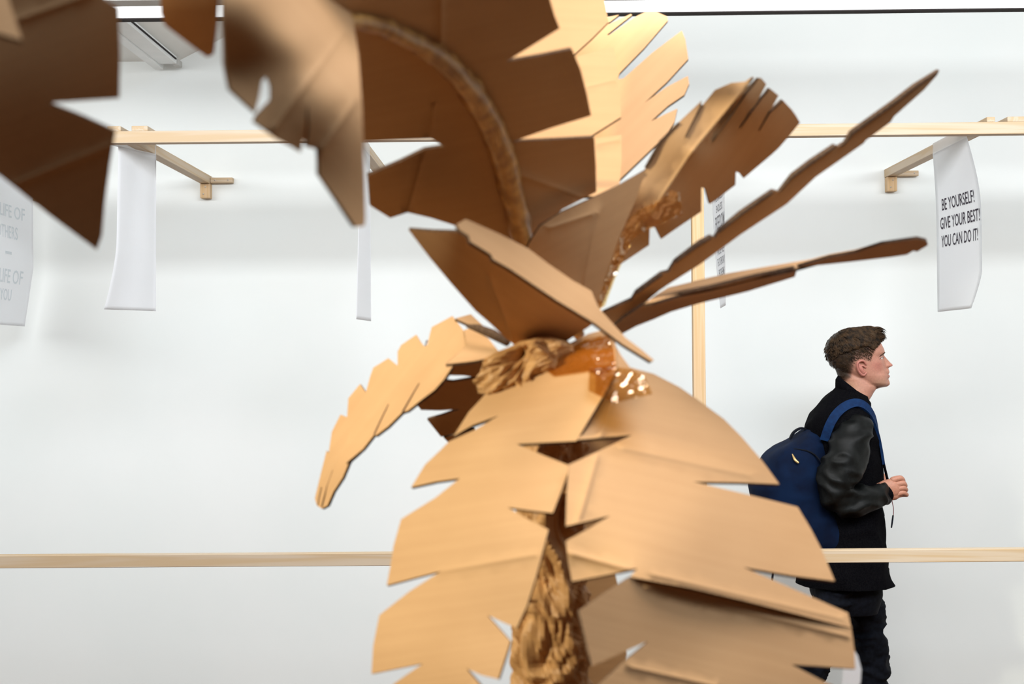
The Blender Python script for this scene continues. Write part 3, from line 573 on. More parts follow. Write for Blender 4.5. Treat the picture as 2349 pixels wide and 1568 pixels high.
noisy(M['hair'], (0.007, 0.004, 0.002), (0.060, 0.033, 0.015), (1, 1, 1), 60, 4)
M['wool'] = mat('black_wool', (0.008, 0.008, 0.010), 0.95, 0.03); noisy(M['wool'], (0.002, 0.002, 0.003), (0.005, 0.005, 0.006), (1, 1, 1), 200, 3, 'Object', 0.3)
M['leather'] = mat('black_leather', (0.01, 0.011, 0.011), 0.5, 0.16); noisy(M['leather'], (0.003, 0.0035, 0.0035), (0.007, 0.008, 0.008), (1, 1, 1), 40, 4, 'Object', 0.25)
M['denim'] = mat('dark_denim', (0.006, 0.008, 0.014), 0.85, 0.15); noisy(M['denim'], (0.002, 0.003, 0.006), (0.005, 0.007, 0.013), (1, 1, 1), 60, 4, 'Object', 0.3)
M['navy'] = mat('navy_canvas', (0.002, 0.03, 0.12), 0.85, 0.15); noisy(M['navy'], (0.0006, 0.0045, 0.02), (0.001, 0.010, 0.038), (1, 1, 1), 14, 5, 'Object', 0.3)
M['strapblue'] = mat('blue_webbing', (0.003, 0.07, 0.24), 0.8, 0.2); noisy(M['strapblue'], (0.0015, 0.015, 0.060), (0.002, 0.024, 0.088), (1, 1, 1), 60, 3)
M['eyewhite'] = mat('eye_white', (0.75, 0.72, 0.68), 0.25, 0.5); M['iris'] = mat('iris', (0.05, 0.06, 0.06), 0.2, 0.6)
M['lip'] = mat('lips', (0.42, 0.13, 0.12), 0.45, 0.4)
M['brass'] = mat('brass', (0.6, 0.42, 0.18), 0.4, 0.5, 0.7); M['shoe'] = mat('black_shoe', (0.012, 0.012, 0.012), 0.4, 0.4)
M['cord'] = mat('dark_red_cord', (0.16, 0.04, 0.05), 0.5, 0.3)

def interp(tab, y):
    if y <= tab[0][0]: return tab[0][1]
    for a, b in zip(tab, tab[1:]):
        if y <= b[0]:
            t_ = (y - a[0]) / (b[0] - a[0]); return a[1] + (b[1] - a[1]) * t_
    return tab[-1][1]
def S3(vals): return sorted(vals)
XB = [(751, 1960), (753, 1945), (757, 1931), (763, 1919), (772, 1908), (782, 1900), (792, 1896), (800, 1894), (815, 1896), (822, 1898), (836, 1904), (850, 1922), (861, 1942), (869, 1958), (875, 1970), (881, 1983), (886, 1996), (890, 2006)]
XF = [(751, 1988), (753, 1998), (757, 2005), (763, 2010), (772, 2013), (782, 2017), (792, 2022), (800, 2026), (807, 2028), (811, 2027), (815, 2025), (822, 2025), (830, 2027), (840, 2029), (852, 2032), (861, 2034), (869, 2034), (881, 2034), (886, 2028), (890, 2012)]
NF = [(807, 2028.5), (812, 2027.5), (815, 2028), (822, 2034), (830, 2041), (835, 2046.5), (837.5, 2048), (839.5, 2046), (842, 2040), (844.5, 2037.5), (849, 2039), (853, 2040), (856, 2038.5), (858.3, 2036.8), (861, 2040.6), (864, 2040.4), (867, 2038), (869, 2037.4), (873, 2039.4), (878, 2040.8), (882, 2040), (886, 2035), (890, 2014)]
NW = [(807, 12), (815, 4.5), (822, 5.5), (832, 7.5), (838, 9.5), (842, 9), (845, 8), (850, 15), (858, 16), (866, 15), (870, 12), (878, 15), (886, 12), (890, 8)]
HW = [(751, 10), (753, 17), (757, 24), (763, 31), (772, 37), (782, 41), (792, 43), (807, 43), (820, 42), (836, 40), (850, 38), (861, 36), (870, 33), (878, 30), (884, 24), (890, 10)]
NB = [(845, 1916), (861, 1922), (874, 1930), (890, 1930), (910, 1922), (940, 1912)]
NX = [(845, 1980), (870, 2000), (886, 2010), (893, 2008), (900, 2003), (907, 1999), (921, 1990), (940, 1984)]
NKW = [(845, 24), (870, 31), (900, 34), (940, 42)]
def head_h(x, y):
    h = 0.0
    if y < 891:
        xb, xf, W = interp(XB, y), interp(XF, y), interp(HW, y); c = (xb + xf) / 2; a = (xf - xb) / 2
        t_ = abs(x - c) / a
        e = 2.35
        if t_ < 1: h = W * (1 - t_ ** e) ** (1 / e)
        if y > 806:
            nf, nw = interp(NF, y), interp(NW, y); x0 = xf - 18; c2 = (x0 + nf) / 2; a2 = (nf - x0) / 2; t2 = abs(x - c2) / a2
            if t2 < 1: h = max(h, nw * math.sqrt(1 - t2 * t2))
        # eye socket, cheekbone, temple
        h -= 5.0 * math.exp(-((x - 2019) / 7) ** 2 - ((y - 820) / 5.5) ** 2) * (1 if h > 6 else 0)
        h += 1.6 * math.exp(-((x - 2006) / 11) ** 2 - ((y - 832) / 8) ** 2)
        h -= 2.2 * math.exp(-((x - 2012) / 10) ** 2 - ((y - 853) / 9) ** 2) * (1 if h > 8 else 0)
    if y > 845:
        xb, xf, W = interp(NB, y), interp(NX, y), interp(NKW, y); c = (xb + xf) / 2; a = (xf - xb) / 2; t_ = abs(x - c) / a
        if t_ < 1: h = max(h, W * (1 - t_ ** 2.1) ** (1 / 2.1))
    return max(h, 0.0)
def ext(y):
    lo, hi = [], []
    if y < 891: lo.append(interp(XB, y)); hi.append(interp(XF, y))
    if 806 < y < 891: hi.append(interp(NF, y))
    if y > 845: lo.append(interp(NB, y)); hi.append(interp(NX, y))
    return min(lo), max(hi)
SCALP = [(1880, 740), (2012, 740), (2017, 781), (2004, 790), (1993, 800), (1990, 812), (1988, 829), (1977, 829), (1972, 824), (1957, 825), (1950, 835), (1948, 852), (1947, 866), (1931, 875), (1880, 876)]
HP0 = [(1870, 735), (2030, 735), (2022, 777), (2010, 782), (1990, 797), (1960, 794), (1936, 803), (1915, 812), (1904, 830), (1880, 836)]
SK = Vector((0.56, 0.27, 0.19)); HR = Vector((0.03, 0.018, 0.010))
def headcol(x, y):
    c = SK.copy()
    c = c.lerp(Vector((0.50, 0.16, 0.13)), 0.55 * math.exp(-((x - 2004) / 16) ** 2 - ((y - 838) / 13) ** 2))
    c = c.lerp(Vector((0.56, 0.32, 0.17)), 0.6 * math.exp(-((x - 1940) / 22) ** 2 - ((y - 890) / 22) ** 2))
    c = c.lerp(Vector((0.64, 0.24, 0.2)), 0.5 * math.exp(-((x - 2045) / 7) ** 2 - ((y - 837) / 5) ** 2))
    c = c.lerp(Vector((0.36, 0.10, 0.10)), 0.95 * math.exp(-((x - 2040) / 6) ** 2 - ((y - 860.5) / 3.4) ** 2))
    c = c.lerp(Vector((0.40, 0.27, 0.17)), 0.45 * math.exp(-((x - 2014) / 20) ** 2 - ((y - 878) / 10) ** 2))
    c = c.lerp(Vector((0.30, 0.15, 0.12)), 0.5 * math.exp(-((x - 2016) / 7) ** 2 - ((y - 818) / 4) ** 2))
    if inside(x, y, SCALP):
        d = min(segd(x, y, a, b) for a, b in zip(SCALP[2:15], SCALP[3:15]))
        k = 0.55 + 0.43 * min(1, d / 22) if x > 1950 else 0.66 + 0.33 * min(1, d / 10)
        if inside(x, y, HP0): k = 1.0
        k *= min(1, 0.25 + d / 4)
        c = c.lerp(HR, k)
    return c
V = []; Fc = []; Cc = []; NS = 34
rowsy = [751 + i * 1.5 for i in range(127)]
for y in rowsy:
    a, b = ext(y)
    xs = [a + (b - a) * (1 - math.cos(math.pi * (i / NS) )) / 2 for i in range(NS + 1)]
    ring = [(x, -head_h(x, y) if 0 < i < NS else 0.0) for i, x in enumerate(xs)] + [(xs[i], head_h(xs[i], y)) for i in range(NS - 1, 0, -1)]
    for (x, h) in ring: V.append(Q(x, y, h)); Cc.append(headcol(x, y))
nr_ = 2 * NS
for j in range(len(rowsy) - 1):
    for i in range(nr_):
        i2 = (i + 1) % nr_; Fc.append((j * nr_ + i, j * nr_ + i2, (j + 1) * nr_ + i2, (j + 1) * nr_ + i))
Fc.append(tuple(range(nr_))); Fc.append(tuple(range((len(rowsy) - 1) * nr_, len(rowsy) * nr_))[::-1])
bodyV, bodyF, bodyC = V, Fc, Cc

def limbgeo(pts, rad, n=20, step=6.0, amp=0.0, flat=1.0, seed=0.0, fscale=14.0, fold=(1, 1, 1)):
    """smooth tapered limb through pts = (px, py, yo) with radii in px, round ends, optional cloth folds"""
    P3 = [Q(*p) for p in pts]; R3 = [r * PX for r in rad]; out = []; rr = []
    for i in range(len(P3) - 1):
        p0 = P3[max(i - 1, 0)]; p1 = P3[i]; p2 = P3[i + 1]; p3 = P3[min(i + 2, len(P3) - 1)]
        k = max(2, int((p2 - p1).length / (step * PX)))
        for j in range(k):
            t_ = j / k
            out.append(0.5 * ((2 * p1) + (p2 - p0) * t_ + (2 * p0 - 5 * p1 + 4 * p2 - p3) * t_ ** 2 + (3 * p1 - p0 - 3 * p2 + p3) * t_ ** 3)); rr.append(R3[i] + (R3[i + 1] - R3[i]) * (3 * t_ * t_ - 2 * t_ ** 3))
    out.append(P3[-1]); rr.append(R3[-1])
    def capx(o, r, d):
        return [(o + d * r * math.sin(q), r * math.cos(q)) for q in (1.45, 1.2, 0.9, 0.6, 0.3)]
    d0 = (out[0] - out[1]).normalized(); d1 = (out[-1] - out[-2]).normalized()
    c0 = capx(out[0], rr[0], d0); c1 = capx(out[-1], rr[-1], d1)[::-1]
    out2 = [c[0] for c in c0] + out + [c[0] for c in c1]; rr2 = [c[1] for c in c0] + rr + [c[1] for c in c1]
    V = []; Fc = []
    for i, p in enumerate(out2):
        t_ = (out2[min(i + 1, len(out2) - 1)] - out2[max(i - 1, 0)]).normalized()
        a = t_.cross(Vector((0, 1, 0))).normalized(); b = a.cross(t_).normalized()
        for k in range(n):
            th = 2 * math.pi * k / n; d = a * math.cos(th) + b * math.sin(th) * flat; r = rr2[i]
            q = p + d * r
            if amp:
                s = Vector((q.x * fscale * fold[0], q.y * fscale * fold[1], q.z * fscale * fold[2] + seed)); s += noise.noise_vector(s * 0.5) * 0.6
                rd = max(-0.1, 1 - abs(noise.noise(s)) * 2.6)
                q = q + d * (rd - 0.45) * amp * min(1, r / (8 * PX))
            V.append(q)
    for i in range(len(out2) - 1):
        for k in range(n):
            k2 = (k + 1) % n; Fc.append((i * n + k, i * n + k2, (i + 1) * n + k2, (i + 1) * n + k))
    Fc.append(tuple(range(n))[::-1]); Fc.append(tuple(range((len(out2) - 1) * n, len(out2) * n)))
    return V, Fc
def join(geos):
    V = []; Fc = []
    for v, f in geos:
        o = len(V); V += v; Fc += [tuple(o + k for k in q) for q in f]
    return V, Fc
def slices(rows, n=40, dy=5.0, e=2.4, amp=0.0, fscale=12.0, seed=0.0):
    tabs = [[(r[0], r[k]) for r in rows] for k in range(1, 5)]
    y = rows[0][0]; ys = []
    while y < rows[-1][0]: ys.append(y); y += dy
    ys.append(rows[-1][0]); V = []; Fc = []
    def sm(tab, y):
        return (interp(tab, y - 6) + 2 * interp(tab, y) + interp(tab, y + 6)) / 4 if rows[0][0] + 6 < y < rows[-1][0] - 6 else interp(tab, y)
    for y in ys:
        xb, xf, W, yc = [sm(t_, y) for t_ in tabs]; c = (xb + xf) / 2; a = (xf - xb) / 2
        for k in range(n):
            th = 2 * math.pi * k / n; cx_ = math.cos(th); sy_ = math.sin(th)
            ux = math.copysign(abs(cx_) ** (2 / e), cx_); uy = math.copysign(abs(sy_) ** (2 / e), sy_)
            q = Q(c + a * ux, y, yc + W * uy)
            if amp:
                s = Vector((q.x * fscale, q.y * fscale, q.z * fscale * 0.7 + seed)); s += noise.noise_vector(s * 0.5) * 0.7
                rd = max(-0.1, 1 - abs(noise.noise(s)) * 2.6)
                q = q + Vector((ux, uy, 0)).normalized() * (rd - 0.45) * amp
            V.append(q)
    for j in range(len(ys) - 1):
        for k in range(n):
            k2 = (k + 1) % n; Fc.append((j * n + k, j * n + k2, (j + 1) * n + k2, (j + 1) * n + k))
    Fc.append(tuple(range(n))[::-1]); Fc.append(tuple(range((len(ys) - 1) * n, len(ys) * n)))
    return V, Fc
# ears
def ear(sg):
    geos = []
    hx = [(1976, 835, 2), (1970, 828, 5), (1962, 827, 7), (1955.5, 832, 8), (1955, 840, 7.5), (1958.5, 849, 6), (1964, 855, 4), (1971, 859, 2.5), (1977, 855, 1)]
    def L(p): return (p[0], p[1], sg * (head_h(p[0], p[1]) + p[2] - 1))
    geos.append(limbgeo([L(p) for p in hx], [2.2, 2.3, 2.4, 2.5, 2.5, 2.6, 3.4, 4.0, 2.5], 10, 2))
    geos.append(limbgeo([L(p) for p in ((1975, 842, 3), (1968, 838, 4), (1962, 842, 4.5), (1965, 850, 3.5), (1973, 852, 2))], [1.8, 1.8, 2, 2.2, 2.2], 8, 2))
    geos.append(limbgeo([L((1960, 836, 2)), L((1964, 845, 2)), L((1970, 853, 1.5))], [4, 6, 5], 10, 2))
    return geos
ears = ear(-1) + ear(1)
# hand: back of hand, four curled fingers, thumb folded behind; sg mirrors for the other hand
def hand(dx, dy, y0, sg=-1):
    g = []
    def H(x, y, o): return (x + dx, y + dy, y0 + sg * o)
    g.append(limbgeo([H(1990, 1124, 0), H(2008, 1121, 0), H(2016, 1119, 0)], [21, 22, 21], 16, 3, flat=0.72))
    g.append(limbgeo([H(2016, 1117, 1), H(2030, 1112, 3), H(2040, 1108, 2)], [23, 22, 17], 18, 2, flat=0.55))
    g.append(limbgeo([H(2018, 1126, 1), H(2034, 1124, 2), H(2044, 1123, 1)], [16, 15, 11], 16, 2, flat=0.62))
    fg = [((2030, 1094), (2045, 1090), (2054, 1096), (2046, 1103), 6.0), ((2036, 1104), (2051, 1101), (2058.5, 1108), (2049, 1112), 6.2),
          ((2038, 1114), (2052, 1111.5), (2060.5, 1117), (2051, 1121), 5.8), ((2038, 1126), (2051, 1122), (2062.5, 1128), (2052, 1131), 5.2)]
    for a, b, c, d, r in fg:
        g.append(limbgeo([H(*a, 4), H(*b, 5), H(*c, -3), H((c[0] + d[0]) / 2, (c[1] + d[1]) / 2, -12), H(*d, -13)], [r + 1.5, r + 0.6, r - 0.3, r - 0.9, r - 1.2], 10, 1.6))
    g.append(limbgeo([H(2014, 1112, -10), H(2028, 1104, -17), H(2042, 1106, -20), H(2050, 1112, -18)], [9, 7.5, 6.5, 5.5], 10, 2))
    return g
HY = -62
hands = hand(0, 0, HY) + hand(-8, 4, 62, 1)
core = [slices([(905, 1925, 1985, 30, 0), (925, 1900, 1980, 60, 0), (960, 1880, 1982, 76, 0), (1060, 1876, 1990, 66, 0), (1180, 1872, 1990, 62, 0), (1280, 1870, 1996, 66, 0), (1330, 1874, 1990, 64, 0)], 28, 12),
        limbgeo([(1930, 990, -92), (1903, 1062, -108), (1893, 1108, -110), (1920, 1136, -106), (1962, 1132, -92), (1995, 1126, -70)], [22, 21, 20, 19, 18, 16], 14, 8),
        limbgeo([(1930, 990, 92), (1903, 1062, 108), (1893, 1108, 110), (1920, 1136, 106), (1962, 1132, 92), (1990, 1128, 70)], [22, 21, 20, 19, 18, 16], 14, 8),
        limbgeo([(1955, 1290, 45), (1995, 1400, 45), (2005, 1480, 45), (2012, 1560, 42), (2022, 1712, 40)], [40, 28, 22, 21, 18], 16, 10),
        limbgeo([(1925, 1290, -45), (1875, 1450, -45), (1850, 1520, -45), (1810, 1600, -42), (1755, 1690, -40)], [40, 28, 22, 21, 18], 16, 10)]
gV, gF = join(ears + hands + core)
o_ = len(bodyV); bodyV += gV; bodyF += [tuple(o_ + k for k in q) for q in gF]
ne = sum(len(g[0]) for g in ears)
for i in range(len(gV)): bodyC.append(Vector((0.56, 0.22, 0.17)) if i < ne else Vector((0.58, 0.27, 0.18)))
person = mesh('person', bodyV, bodyF, M['skin'])
ca = person.data.color_attributes.new('Col', 'FLOAT_COLOR', 'POINT')
for i, c in enumerate(bodyC): ca.data[i].color = (c.x, c.y, c.z, 1)
tag(person, 'young person in profile with short faded hair, black jacket and dark trousers, walking right', 'person')
# eyes, brow
for sg, yo in ((-1, 0), (1, 0)):
    def Hs(x, y, d=0): return (x, y, sg * (head_h(x, y) + d))
    for nm, g, mm in (('eye', limbgeo([Hs(2015, 821, -3.6), Hs(2018.5, 820.6, -3.6)], [4.2, 3.8], 12, 1), M['eyewhite']), ('iris', limbgeo([Hs(2017.4, 820.6, -1.0), Hs(2020.4, 820.2, -1.0)], [2.8, 2.4], 10, 1), M['iris']),
                      ('eyelid', limbgeo([Hs(2008, 822, 0.2), Hs(2012, 819, 1.0), Hs(2017, 817.4, 1.5), Hs(2023, 818.6, 0.6)], [1.2, 2.0, 2.2, 1.3], 8, 1.5), M['skin']),
                      ('eyebrow', limbgeo([Hs(2010, 817.5, 0.1), Hs(2016, 813, 0.5), Hs(2022, 809.8, 0.5), Hs(2027.2, 808.2, 0.0)], [0.6, 1.1, 1.5, 1.5], 8, 1.5), M['hair'])):
        o = mesh(nm, g[0], g[1], mm, person)
        if nm == 'eyelid':
            q = o.data.color_attributes.new('Col', 'FLOAT_COLOR', 'POINT')
            for k in range(len(g[0])): q.data[k].color = (0.5, 0.25, 0.19, 1)
# hair: many tufts over the crown combed forward, short sides
HP = [(1885, 740), (2030, 740), (2022, 779), (2012, 783), (2001, 791), (1990, 800), (1979, 793), (1960, 794), (1936, 803), (1915, 812), (1904, 828), (1885, 834)]
rnd = random.Random(3); V = []; Fc = []
def tuft(path, r):
    s = len(V); n = 5
    for i, p in enumerate(path):
        t_ = (path[min(i + 1, len(path) - 1)] - path[max(i - 1, 0)]).normalized(); a = t_.cross(Vector((0.1, 1, 0.2))).normalized(); b = a.cross(t_)
        q = i / (len(path) - 1); rr_ = r * (0.7 + 0.6 * math.sin(math.pi * min(1, q * 1.3)) ) * (1 - q ** 3) + r * 0.05
        for k in range(n):
            th = 2 * math.pi * k / n; V.append(p + a * math.cos(th) * rr_ + b * math.sin(th) * rr_)
    for i in range(len(path) - 1):
        for k in range(n):
            k2 = (k + 1) % n; Fc.append((s + i * n + k, s + i * n + k2, s + i * n + n + k2, s + i * n + n + k))
cnt = 0
while cnt < 3200:
    y = 751.5 + rnd.random() ** 1.2 * 84; a, b = ext(y); x = a + (b - a) * rnd.random()
    if not inside(x, y, HP): continue
    h = head_h(x, y); sg = -1 if rnd.random() < 0.62 else 1
    z0 = sg * h if h > 6 else rnd.uniform(-7, 7)
    ang_ = noise.noise(Vector((x * 0.055, y * 0.08, sg * 5.0 + z0 * 0.03))) * 1.5
    lock = noise.noise(Vector((x * 0.11, y * 0.16, 9.0 + sg)))
    up = max(0.0, 1 - (y - 751) / 34)
    back = min(1.0, max(0.0, (1926 - x) / 22))
    dlow = min(segd(x, y, a_, b_) for a_, b_ in zip(HP[2:11], HP[3:12]))
    L = (15 + 15 * rnd.random()) * (1 - 0.3 * back); L = min(L, 5 + dlow * 1.15) * (1 - 0.45 * back * (1 if y > 770 else 0))
    th0 = 0.30 + 0.35 * (1 - up) + back * (1.35 if y < 785 else 1.05 if y < 812 else 0.75) + ang_ * (0.55 - 0.3 * back)
    qx, qy, path = x, y, []
    frontq = max(0.0, (x - 1985) / 30) * up
    for k in range(7):
        q = k / 6
        th = th0 + q * (0.5 if x < 1990 else 0.15) - frontq * 0.9 * (0.6 - q)
        nx_, ny_ = (qx - 1958), (qy - 806); nl = math.hypot(nx_, ny_) + 1e-6
        lift = (0.7 + 2.4 * up + 2.2 * frontq + 1.6 * max(0, lock)) * (1 - 0.6 * back) * math.sin(math.pi * min(1, 0.12 + q * 0.8))
        hh = abs(z0) + 1.3 + 1.6 * math.sin(math.pi * q) + 1.5 * max(0, lock)
        path.append(Q(qx + nx_ / nl * lift, qy + ny_ / nl * lift, math.copysign(hh if h > 6 else abs(z0), z0)))
        qx += math.cos(th) * L / 6; qy += math.sin(th) * L / 6
        if qy > 751 and h > 6:
            ea, eb = ext(qy)
            if qx < eb - 3 and qx > ea + 1: z0 = sg * max(head_h(qx, qy), 4)
    tuft(path, rnd.uniform(0.45, 1.0) * PX); cnt += 1
cnt = 0
while cnt < 900:      # clipped short hair below the long top
    y = 792 + rnd.random() * 78; a, b = ext(y); x = a + (b - a) * rnd.random(); h = head_h(x, y)
    if h < 4 or not inside(x, y, SCALP) or inside(x, y, HP0): continue
    d = min(segd(x, y, a_, b_) for a_, b_ in zip(HP0[2:9], HP0[3:10]))
    if rnd.random() > (1.15 - d / 34 if x > 1935 else 1.2 - d / 70): continue
    sg = -1 if rnd.random() < 0.62 else 1; th = 0.7 if x > 1915 else 1.0; L = max(2.5, 8 - d * 0.2)
    tuft([Q(x + math.cos(th) * L * q, y + math.sin(th) * L * q, sg * (h + 0.4 + 0.3 * math.sin(q * 3))) for q in (0, .33, .66, 1)], rnd.uniform(0.3, 0.55) * PX); cnt += 1
# dense tufts of the quiff edge
for k in range(150):
    x = rnd.uniform(1992, 2016); z_ = rnd.uniform(-22, 22); y = rnd.uniform(753, 778); L = rnd.uniform(8, 15)
    path = [Q(x + L * q * 0.8, y - 4 * math.sin(q * 2.6) + 4.5 * q * q * (1 if x > 2004 else 0.4), z_ + 3 * q) for q in (0, .2, .4, .6, .8, 1)]
    tuft(path, rnd.uniform(0.6, 1.3) * PX)
hr = mesh('hair', V, Fc, M['hair'], person); hr['kind'] = 'stuff'

# jacket body
jv = slices([(884, 1924, 1946, 16, 0), (892, 1915, 1962, 38, 0), (902, 1903, 1980, 52, 0), (915, 1890, 1990, 72, 0), (930, 1877, 1993, 90, 0), (950, 1860, 1998, 100, 0), (975, 1850, 2006, 102, 0), (1010, 1846, 2014, 98, 0), (1060, 1848, 2019, 94, 0),
             (1120, 1850, 2022, 88, 0), (1180, 1847, 2024, 88, 0), (1250, 1838, 2028, 96, 0), (1300, 1830, 2036, 102, 0), (1337, 1828, 2047, 104, 0)], 56, 4, 2.15, 0.009, 11)
jk = mesh('jacket', jv[0], jv[1], M['wool'], person)
# collar band
V = []; Fc = []; n = 36
for j in range(5):
    q = j / 4
    for k in range(n):
        th = 2 * math.pi * k / n; c_ = math.cos(th); s_ = math.sin(th)
        x = 1957 + 33 * c_ + (4 * c_ if j in (1, 2, 3) else 0); y = 908 + 27 * c_ + 9 * abs(s_) - 19 + 26 * q
        V.append(Q(x, y, (42 + (4 if 0 < j < 4 else 0) + 6 * q) * s_))
for j in range(4):
    for k in range(n):
        k2 = (k + 1) % n; Fc.append((j * n + k, j * n + k2, (j + 1) * n + k2, (j + 1) * n + k))
co = mesh('collar', V, Fc, M['wool'], jk); md = co.modifiers.new('t', 'SOLIDIFY'); md.thickness = 0.008; md.offset = 0
for yy, yo in ((-1, -1), (1, 1)):
    s = limbgeo([(1945, 978, 84 * yo), (1925, 1015, 104 * yo), (1903, 1065, 112 * yo), (1890, 1108, 112 * yo), (1918, 1136, 108 * yo), (1962, 1132, 92 * yo), (2004, 1126, 66 * yo)], [34, 44, 45, 42, 37, 31, 24], 44, 3, 0.016, 1.0, 3.0 * yo, 9.5, (1.1, 0.8, 1.5))
    sl = mesh('sleeve', s[0], s[1], M['leather'], jk)
    sl['label'] = 'black leather sleeve with soft folds'
    c_ = limbgeo([(2001, 1126, 66 * yo), (2011, 1124, 63 * yo)], [24.5, 23.5], 24, 3, flat=0.85); mesh('cuff', c_[0], c_[1], M['wool'], jk)
for (x, y) in ((2023, 1250), (2031, 1314), (2038, 1330)):
    g = limbgeo([(x, y, -16), (x + 1, y, -18)], [2.2, 1.8], 10, 1); mesh('snap_button', g[0], g[1], M['brass'], jk)
# trousers
g1 = limbgeo([(1960, 1285, 42), (1992, 1400, 44), (2000, 1470, 45), (2009, 1530, 44), (2012, 1590, 43), (2020, 1712, 41)], [46, 46, 42, 43, 37, 30], 36, 4, 0.014, 1.0, 1.0, 12, (0.8, 0.8, 1.8))
g2 = limbgeo([(1925, 1285, -42), (1885, 1430, -44), (1850, 1520, -44), (1812, 1595, -42), (1765, 1680, -40)], [46, 44, 38, 36, 30], 36, 4, 0.014, 1.0, 5.0, 12, (0.8, 0.8, 1.8))
g3 = slices([(1270, 1862, 2008, 74, 0), (1300, 1856, 2016, 80, 0), (1360, 1860, 2022, 82, 0), (1400, 1880, 2010, 70, 0)], 30, 8, 2.3)
tv = join([g1, g2, g3]); mesh('trousers', tv[0], tv[1], M['denim'], person)
def shoe(px, py, yo, tilt):
    V = []; Fc = []; n = 20; prof = [(-46, 26, 16), (-38, 44, 24), (-20, 50, 27), (5, 42, 27), (30, 30, 30), (60, 24, 33), (85, 18, 28), (98, 10, 12)]
    for (dx, hgt, wd) in prof:
        for k in range(n):
            th = 2 * math.pi * k / n; c_ = math.cos(th); s_ = math.sin(th)
            zz = hgt * max(0, s_) ** 0.8; x = dx; q = (x * math.cos(tilt) + zz * math.sin(tilt), -x * math.sin(tilt) * -1 - zz * math.cos(tilt))
            V.append(Q(px + q[0], py + q[1], yo + wd * c_ * (1 if s_ < 0.3 else 0.8)))
    for j in range(len(prof) - 1):
        for k in range(n):
            k2 = (k + 1) % n; Fc.append((j * n + k, j * n + k2, (j + 1) * n + k2, (j + 1) * n + k))
    Fc.append(tuple(range(n))[::-1]); Fc.append(tuple(range((len(prof) - 1) * n, len(prof) * n)))
    return mesh('shoe', V, Fc, M['shoe'], person)
fy = 815 + 1.66 / PX - 7
shoe(2022, fy, 41, 0.0); shoe(1752, fy - 34, -40, 0.42)

# backpack
bv = slices([(984, 1846, 1872, 30, 0), (990, 1838, 1880, 52, 0), (1000, 1826, 1886, 72, 0), (1014, 1802, 1893, 84, 0), (1028, 1772, 1898, 90, 0), (1045, 1753, 1902, 95, 0), (1075, 1734, 1908, 98, 0), (1110, 1718, 1912, 100, 0), (1135, 1722, 1915, 100, 0),
             (1165, 1738, 1920, 100, 0), (1200, 1764, 1932, 98, 0), (1235, 1800, 1940, 94, 0), (1255, 1840, 1938, 84, 0), (1266, 1870, 1925, 60, 0)], 48, 4, 2.7, 0.010, 9, 4.0)
bp = mesh('backpack', bv[0], bv[1], M['navy'])
tag(bp, 'navy blue canvas backpack worn on the back of the walking person', 'backpack')
def strap(name, pts, wd, th, m, parent):
    V = []; Fc = []; P3 = [Q(*p[:3]) for p in pts]; out = []
    for i in range(len(P3) - 1):
        p0 = P3[max(i - 1, 0)]; p1 = P3[i]; p2 = P3[i + 1]; p3 = P3[min(i + 2, len(P3) - 1)]
        for j in range(5):
            t_ = j / 5; out.append(0.5 * ((2 * p1) + (p2 - p0) * t_ + (2 * p0 - 5 * p1 + 4 * p2 - p3) * t_ ** 2 + (3 * p1 - p0 - 3 * p2 + p3) * t_ ** 3))
    out.append(P3[-1])
    for i, p in enumerate(out):
        t_ = (out[min(i + 1, len(out) - 1)] - out[max(i - 1, 0)]).normalized()
        a = t_.cross(Vector((0, 1, 0))).normalized(); fq = min(1.0, i / len(out) * 1.25) ** 3; side = (Vector((0, 0.35 + 0.6 * fq, 0)) + a * (math.copysign(1, P3[0].y - PY) * -0.9 * (1 - 0.8 * fq))).normalized() if name == 'shoulder_strap' else Vector((0, 1, 0)); b = side.cross(t_).normalized()
        for (u, v_) in ((-1, -1), (1, -1), (1, 1), (-1, 1)): V.append(p + side * u * wd * PX / 2 + b * v_ * th * PX / 2)
    for i in range(len(out) - 1):
        for k in range(4): Fc.append((i * 4 + k, i * 4 + (k + 1) % 4, i * 4 + 4 + (k + 1) % 4, i * 4 + 4 + k))
    Fc.append((3, 2, 1, 0)); e_ = len(out) * 4; Fc.append((e_ - 4, e_ - 3, e_ - 2, e_ - 1))
    return mesh(name, V, Fc, m, parent, False)
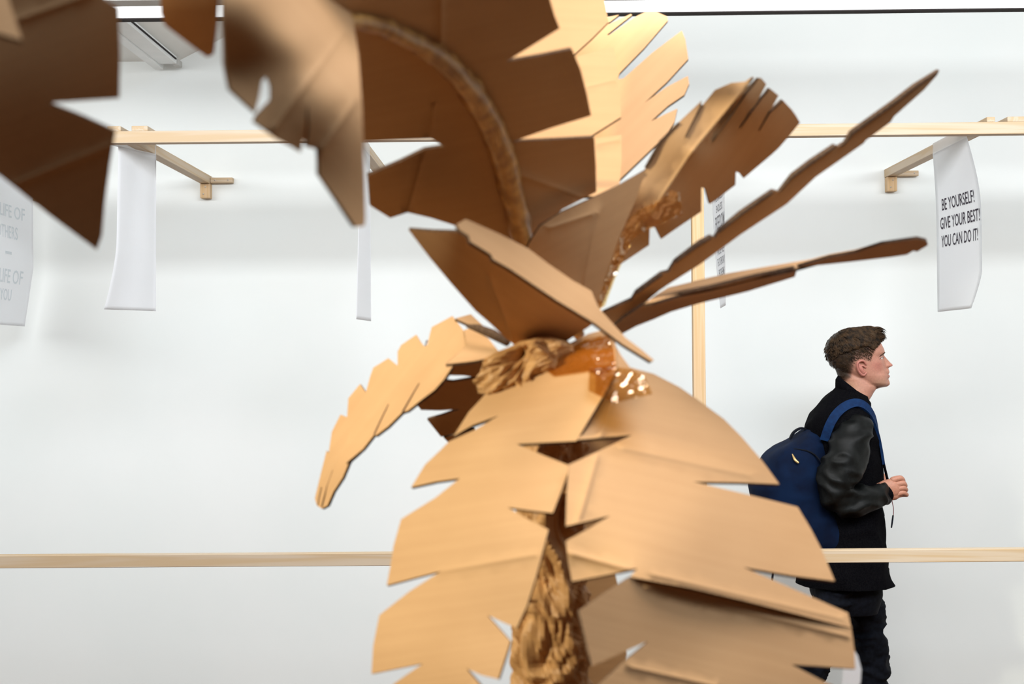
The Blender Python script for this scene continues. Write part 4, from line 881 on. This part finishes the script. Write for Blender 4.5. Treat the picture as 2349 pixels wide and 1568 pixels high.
for sg in (-1, 1):
    strap('shoulder_strap', [(1872, 1004, 84 * sg), (1882, 970, 92 * sg), (1898, 944, 92 * sg), (1920, 927, 88 * sg), (1944, 921, 84 * sg), (1964, 929, 82 * sg), (1983, 950, 70 * sg), (1997, 983, 56 * sg), (2007, 1020, 48 * sg), (2014, 1060, 46 * sg)], 20, 6, M['strapblue'], bp)
    strap('strap_webbing', [(2014, 1056, 46 * sg), (2019, 1080, 48 * sg), (2021, 1100, 60 * sg)], 12, 3, M['wool'], bp)
strap('top_handle', [(1812, 1016, 0), (1814, 1003, 0), (1822, 990, 0), (1836, 982, 0), (1850, 984, 0), (1866, 993, 0)], 14, 4.5, M['denim'], bp)
g = limbgeo([(1800, 1026, -70), (1812, 1024, -80), (1840, 1030, -93), (1860, 1050, -99), (1876, 1090, -103)], [1.6, 1.8, 1.8, 1.8, 1.4], 8, 3); mesh('seam_piping', g[0], g[1], M['denim'], bp)
g = limbgeo([(1800, 1035, -88), (1804, 1046, -96), (1810, 1052, -99)], [1.5, 3.2, 2.6], 8, 2, flat=0.5); zp = mesh('zipper_pull', g[0], g[1], M['brass'], bp); zp['label'] = 'tan leather zipper pull'
strap('side_strap', [(1822, 1222, -50), (1790, 1250, -66), (1765, 1280, -72), (1757, 1318, -74)], 9, 3, M['denim'], bp)
# thin cord with a clip hanging from the hand
cg = join([limbgeo([(2024, 1126, -66), (2029, 1147, -66), (2031, 1160, -66), (2030.5, 1174, -66)], [0.9, 0.9, 0.9, 0.9], 8, 2), limbgeo([(2030, 1174, -66), (2028.5, 1186, -66), (2026.5, 1200, -66)], [1.8, 2.0, 1.6], 8, 2)])
cgo = mesh('earphone_cord', *limbgeo([(2024, 1126, -66), (2029, 1147, -66), (2031, 1160, -66), (2030.5, 1174, -66)], [0.9, 0.9, 0.9, 0.9], 8, 2), M['cord'])
tag(cgo, 'thin dark red cord with a small dark end hanging below the hand', 'cord')
mesh('cord_clip', *limbgeo([(2030, 1174, -66), (2028.5, 1186, -66), (2026.5, 1200, -66)], [1.8, 2.0, 1.6], 8, 2), M['denim'], cgo)
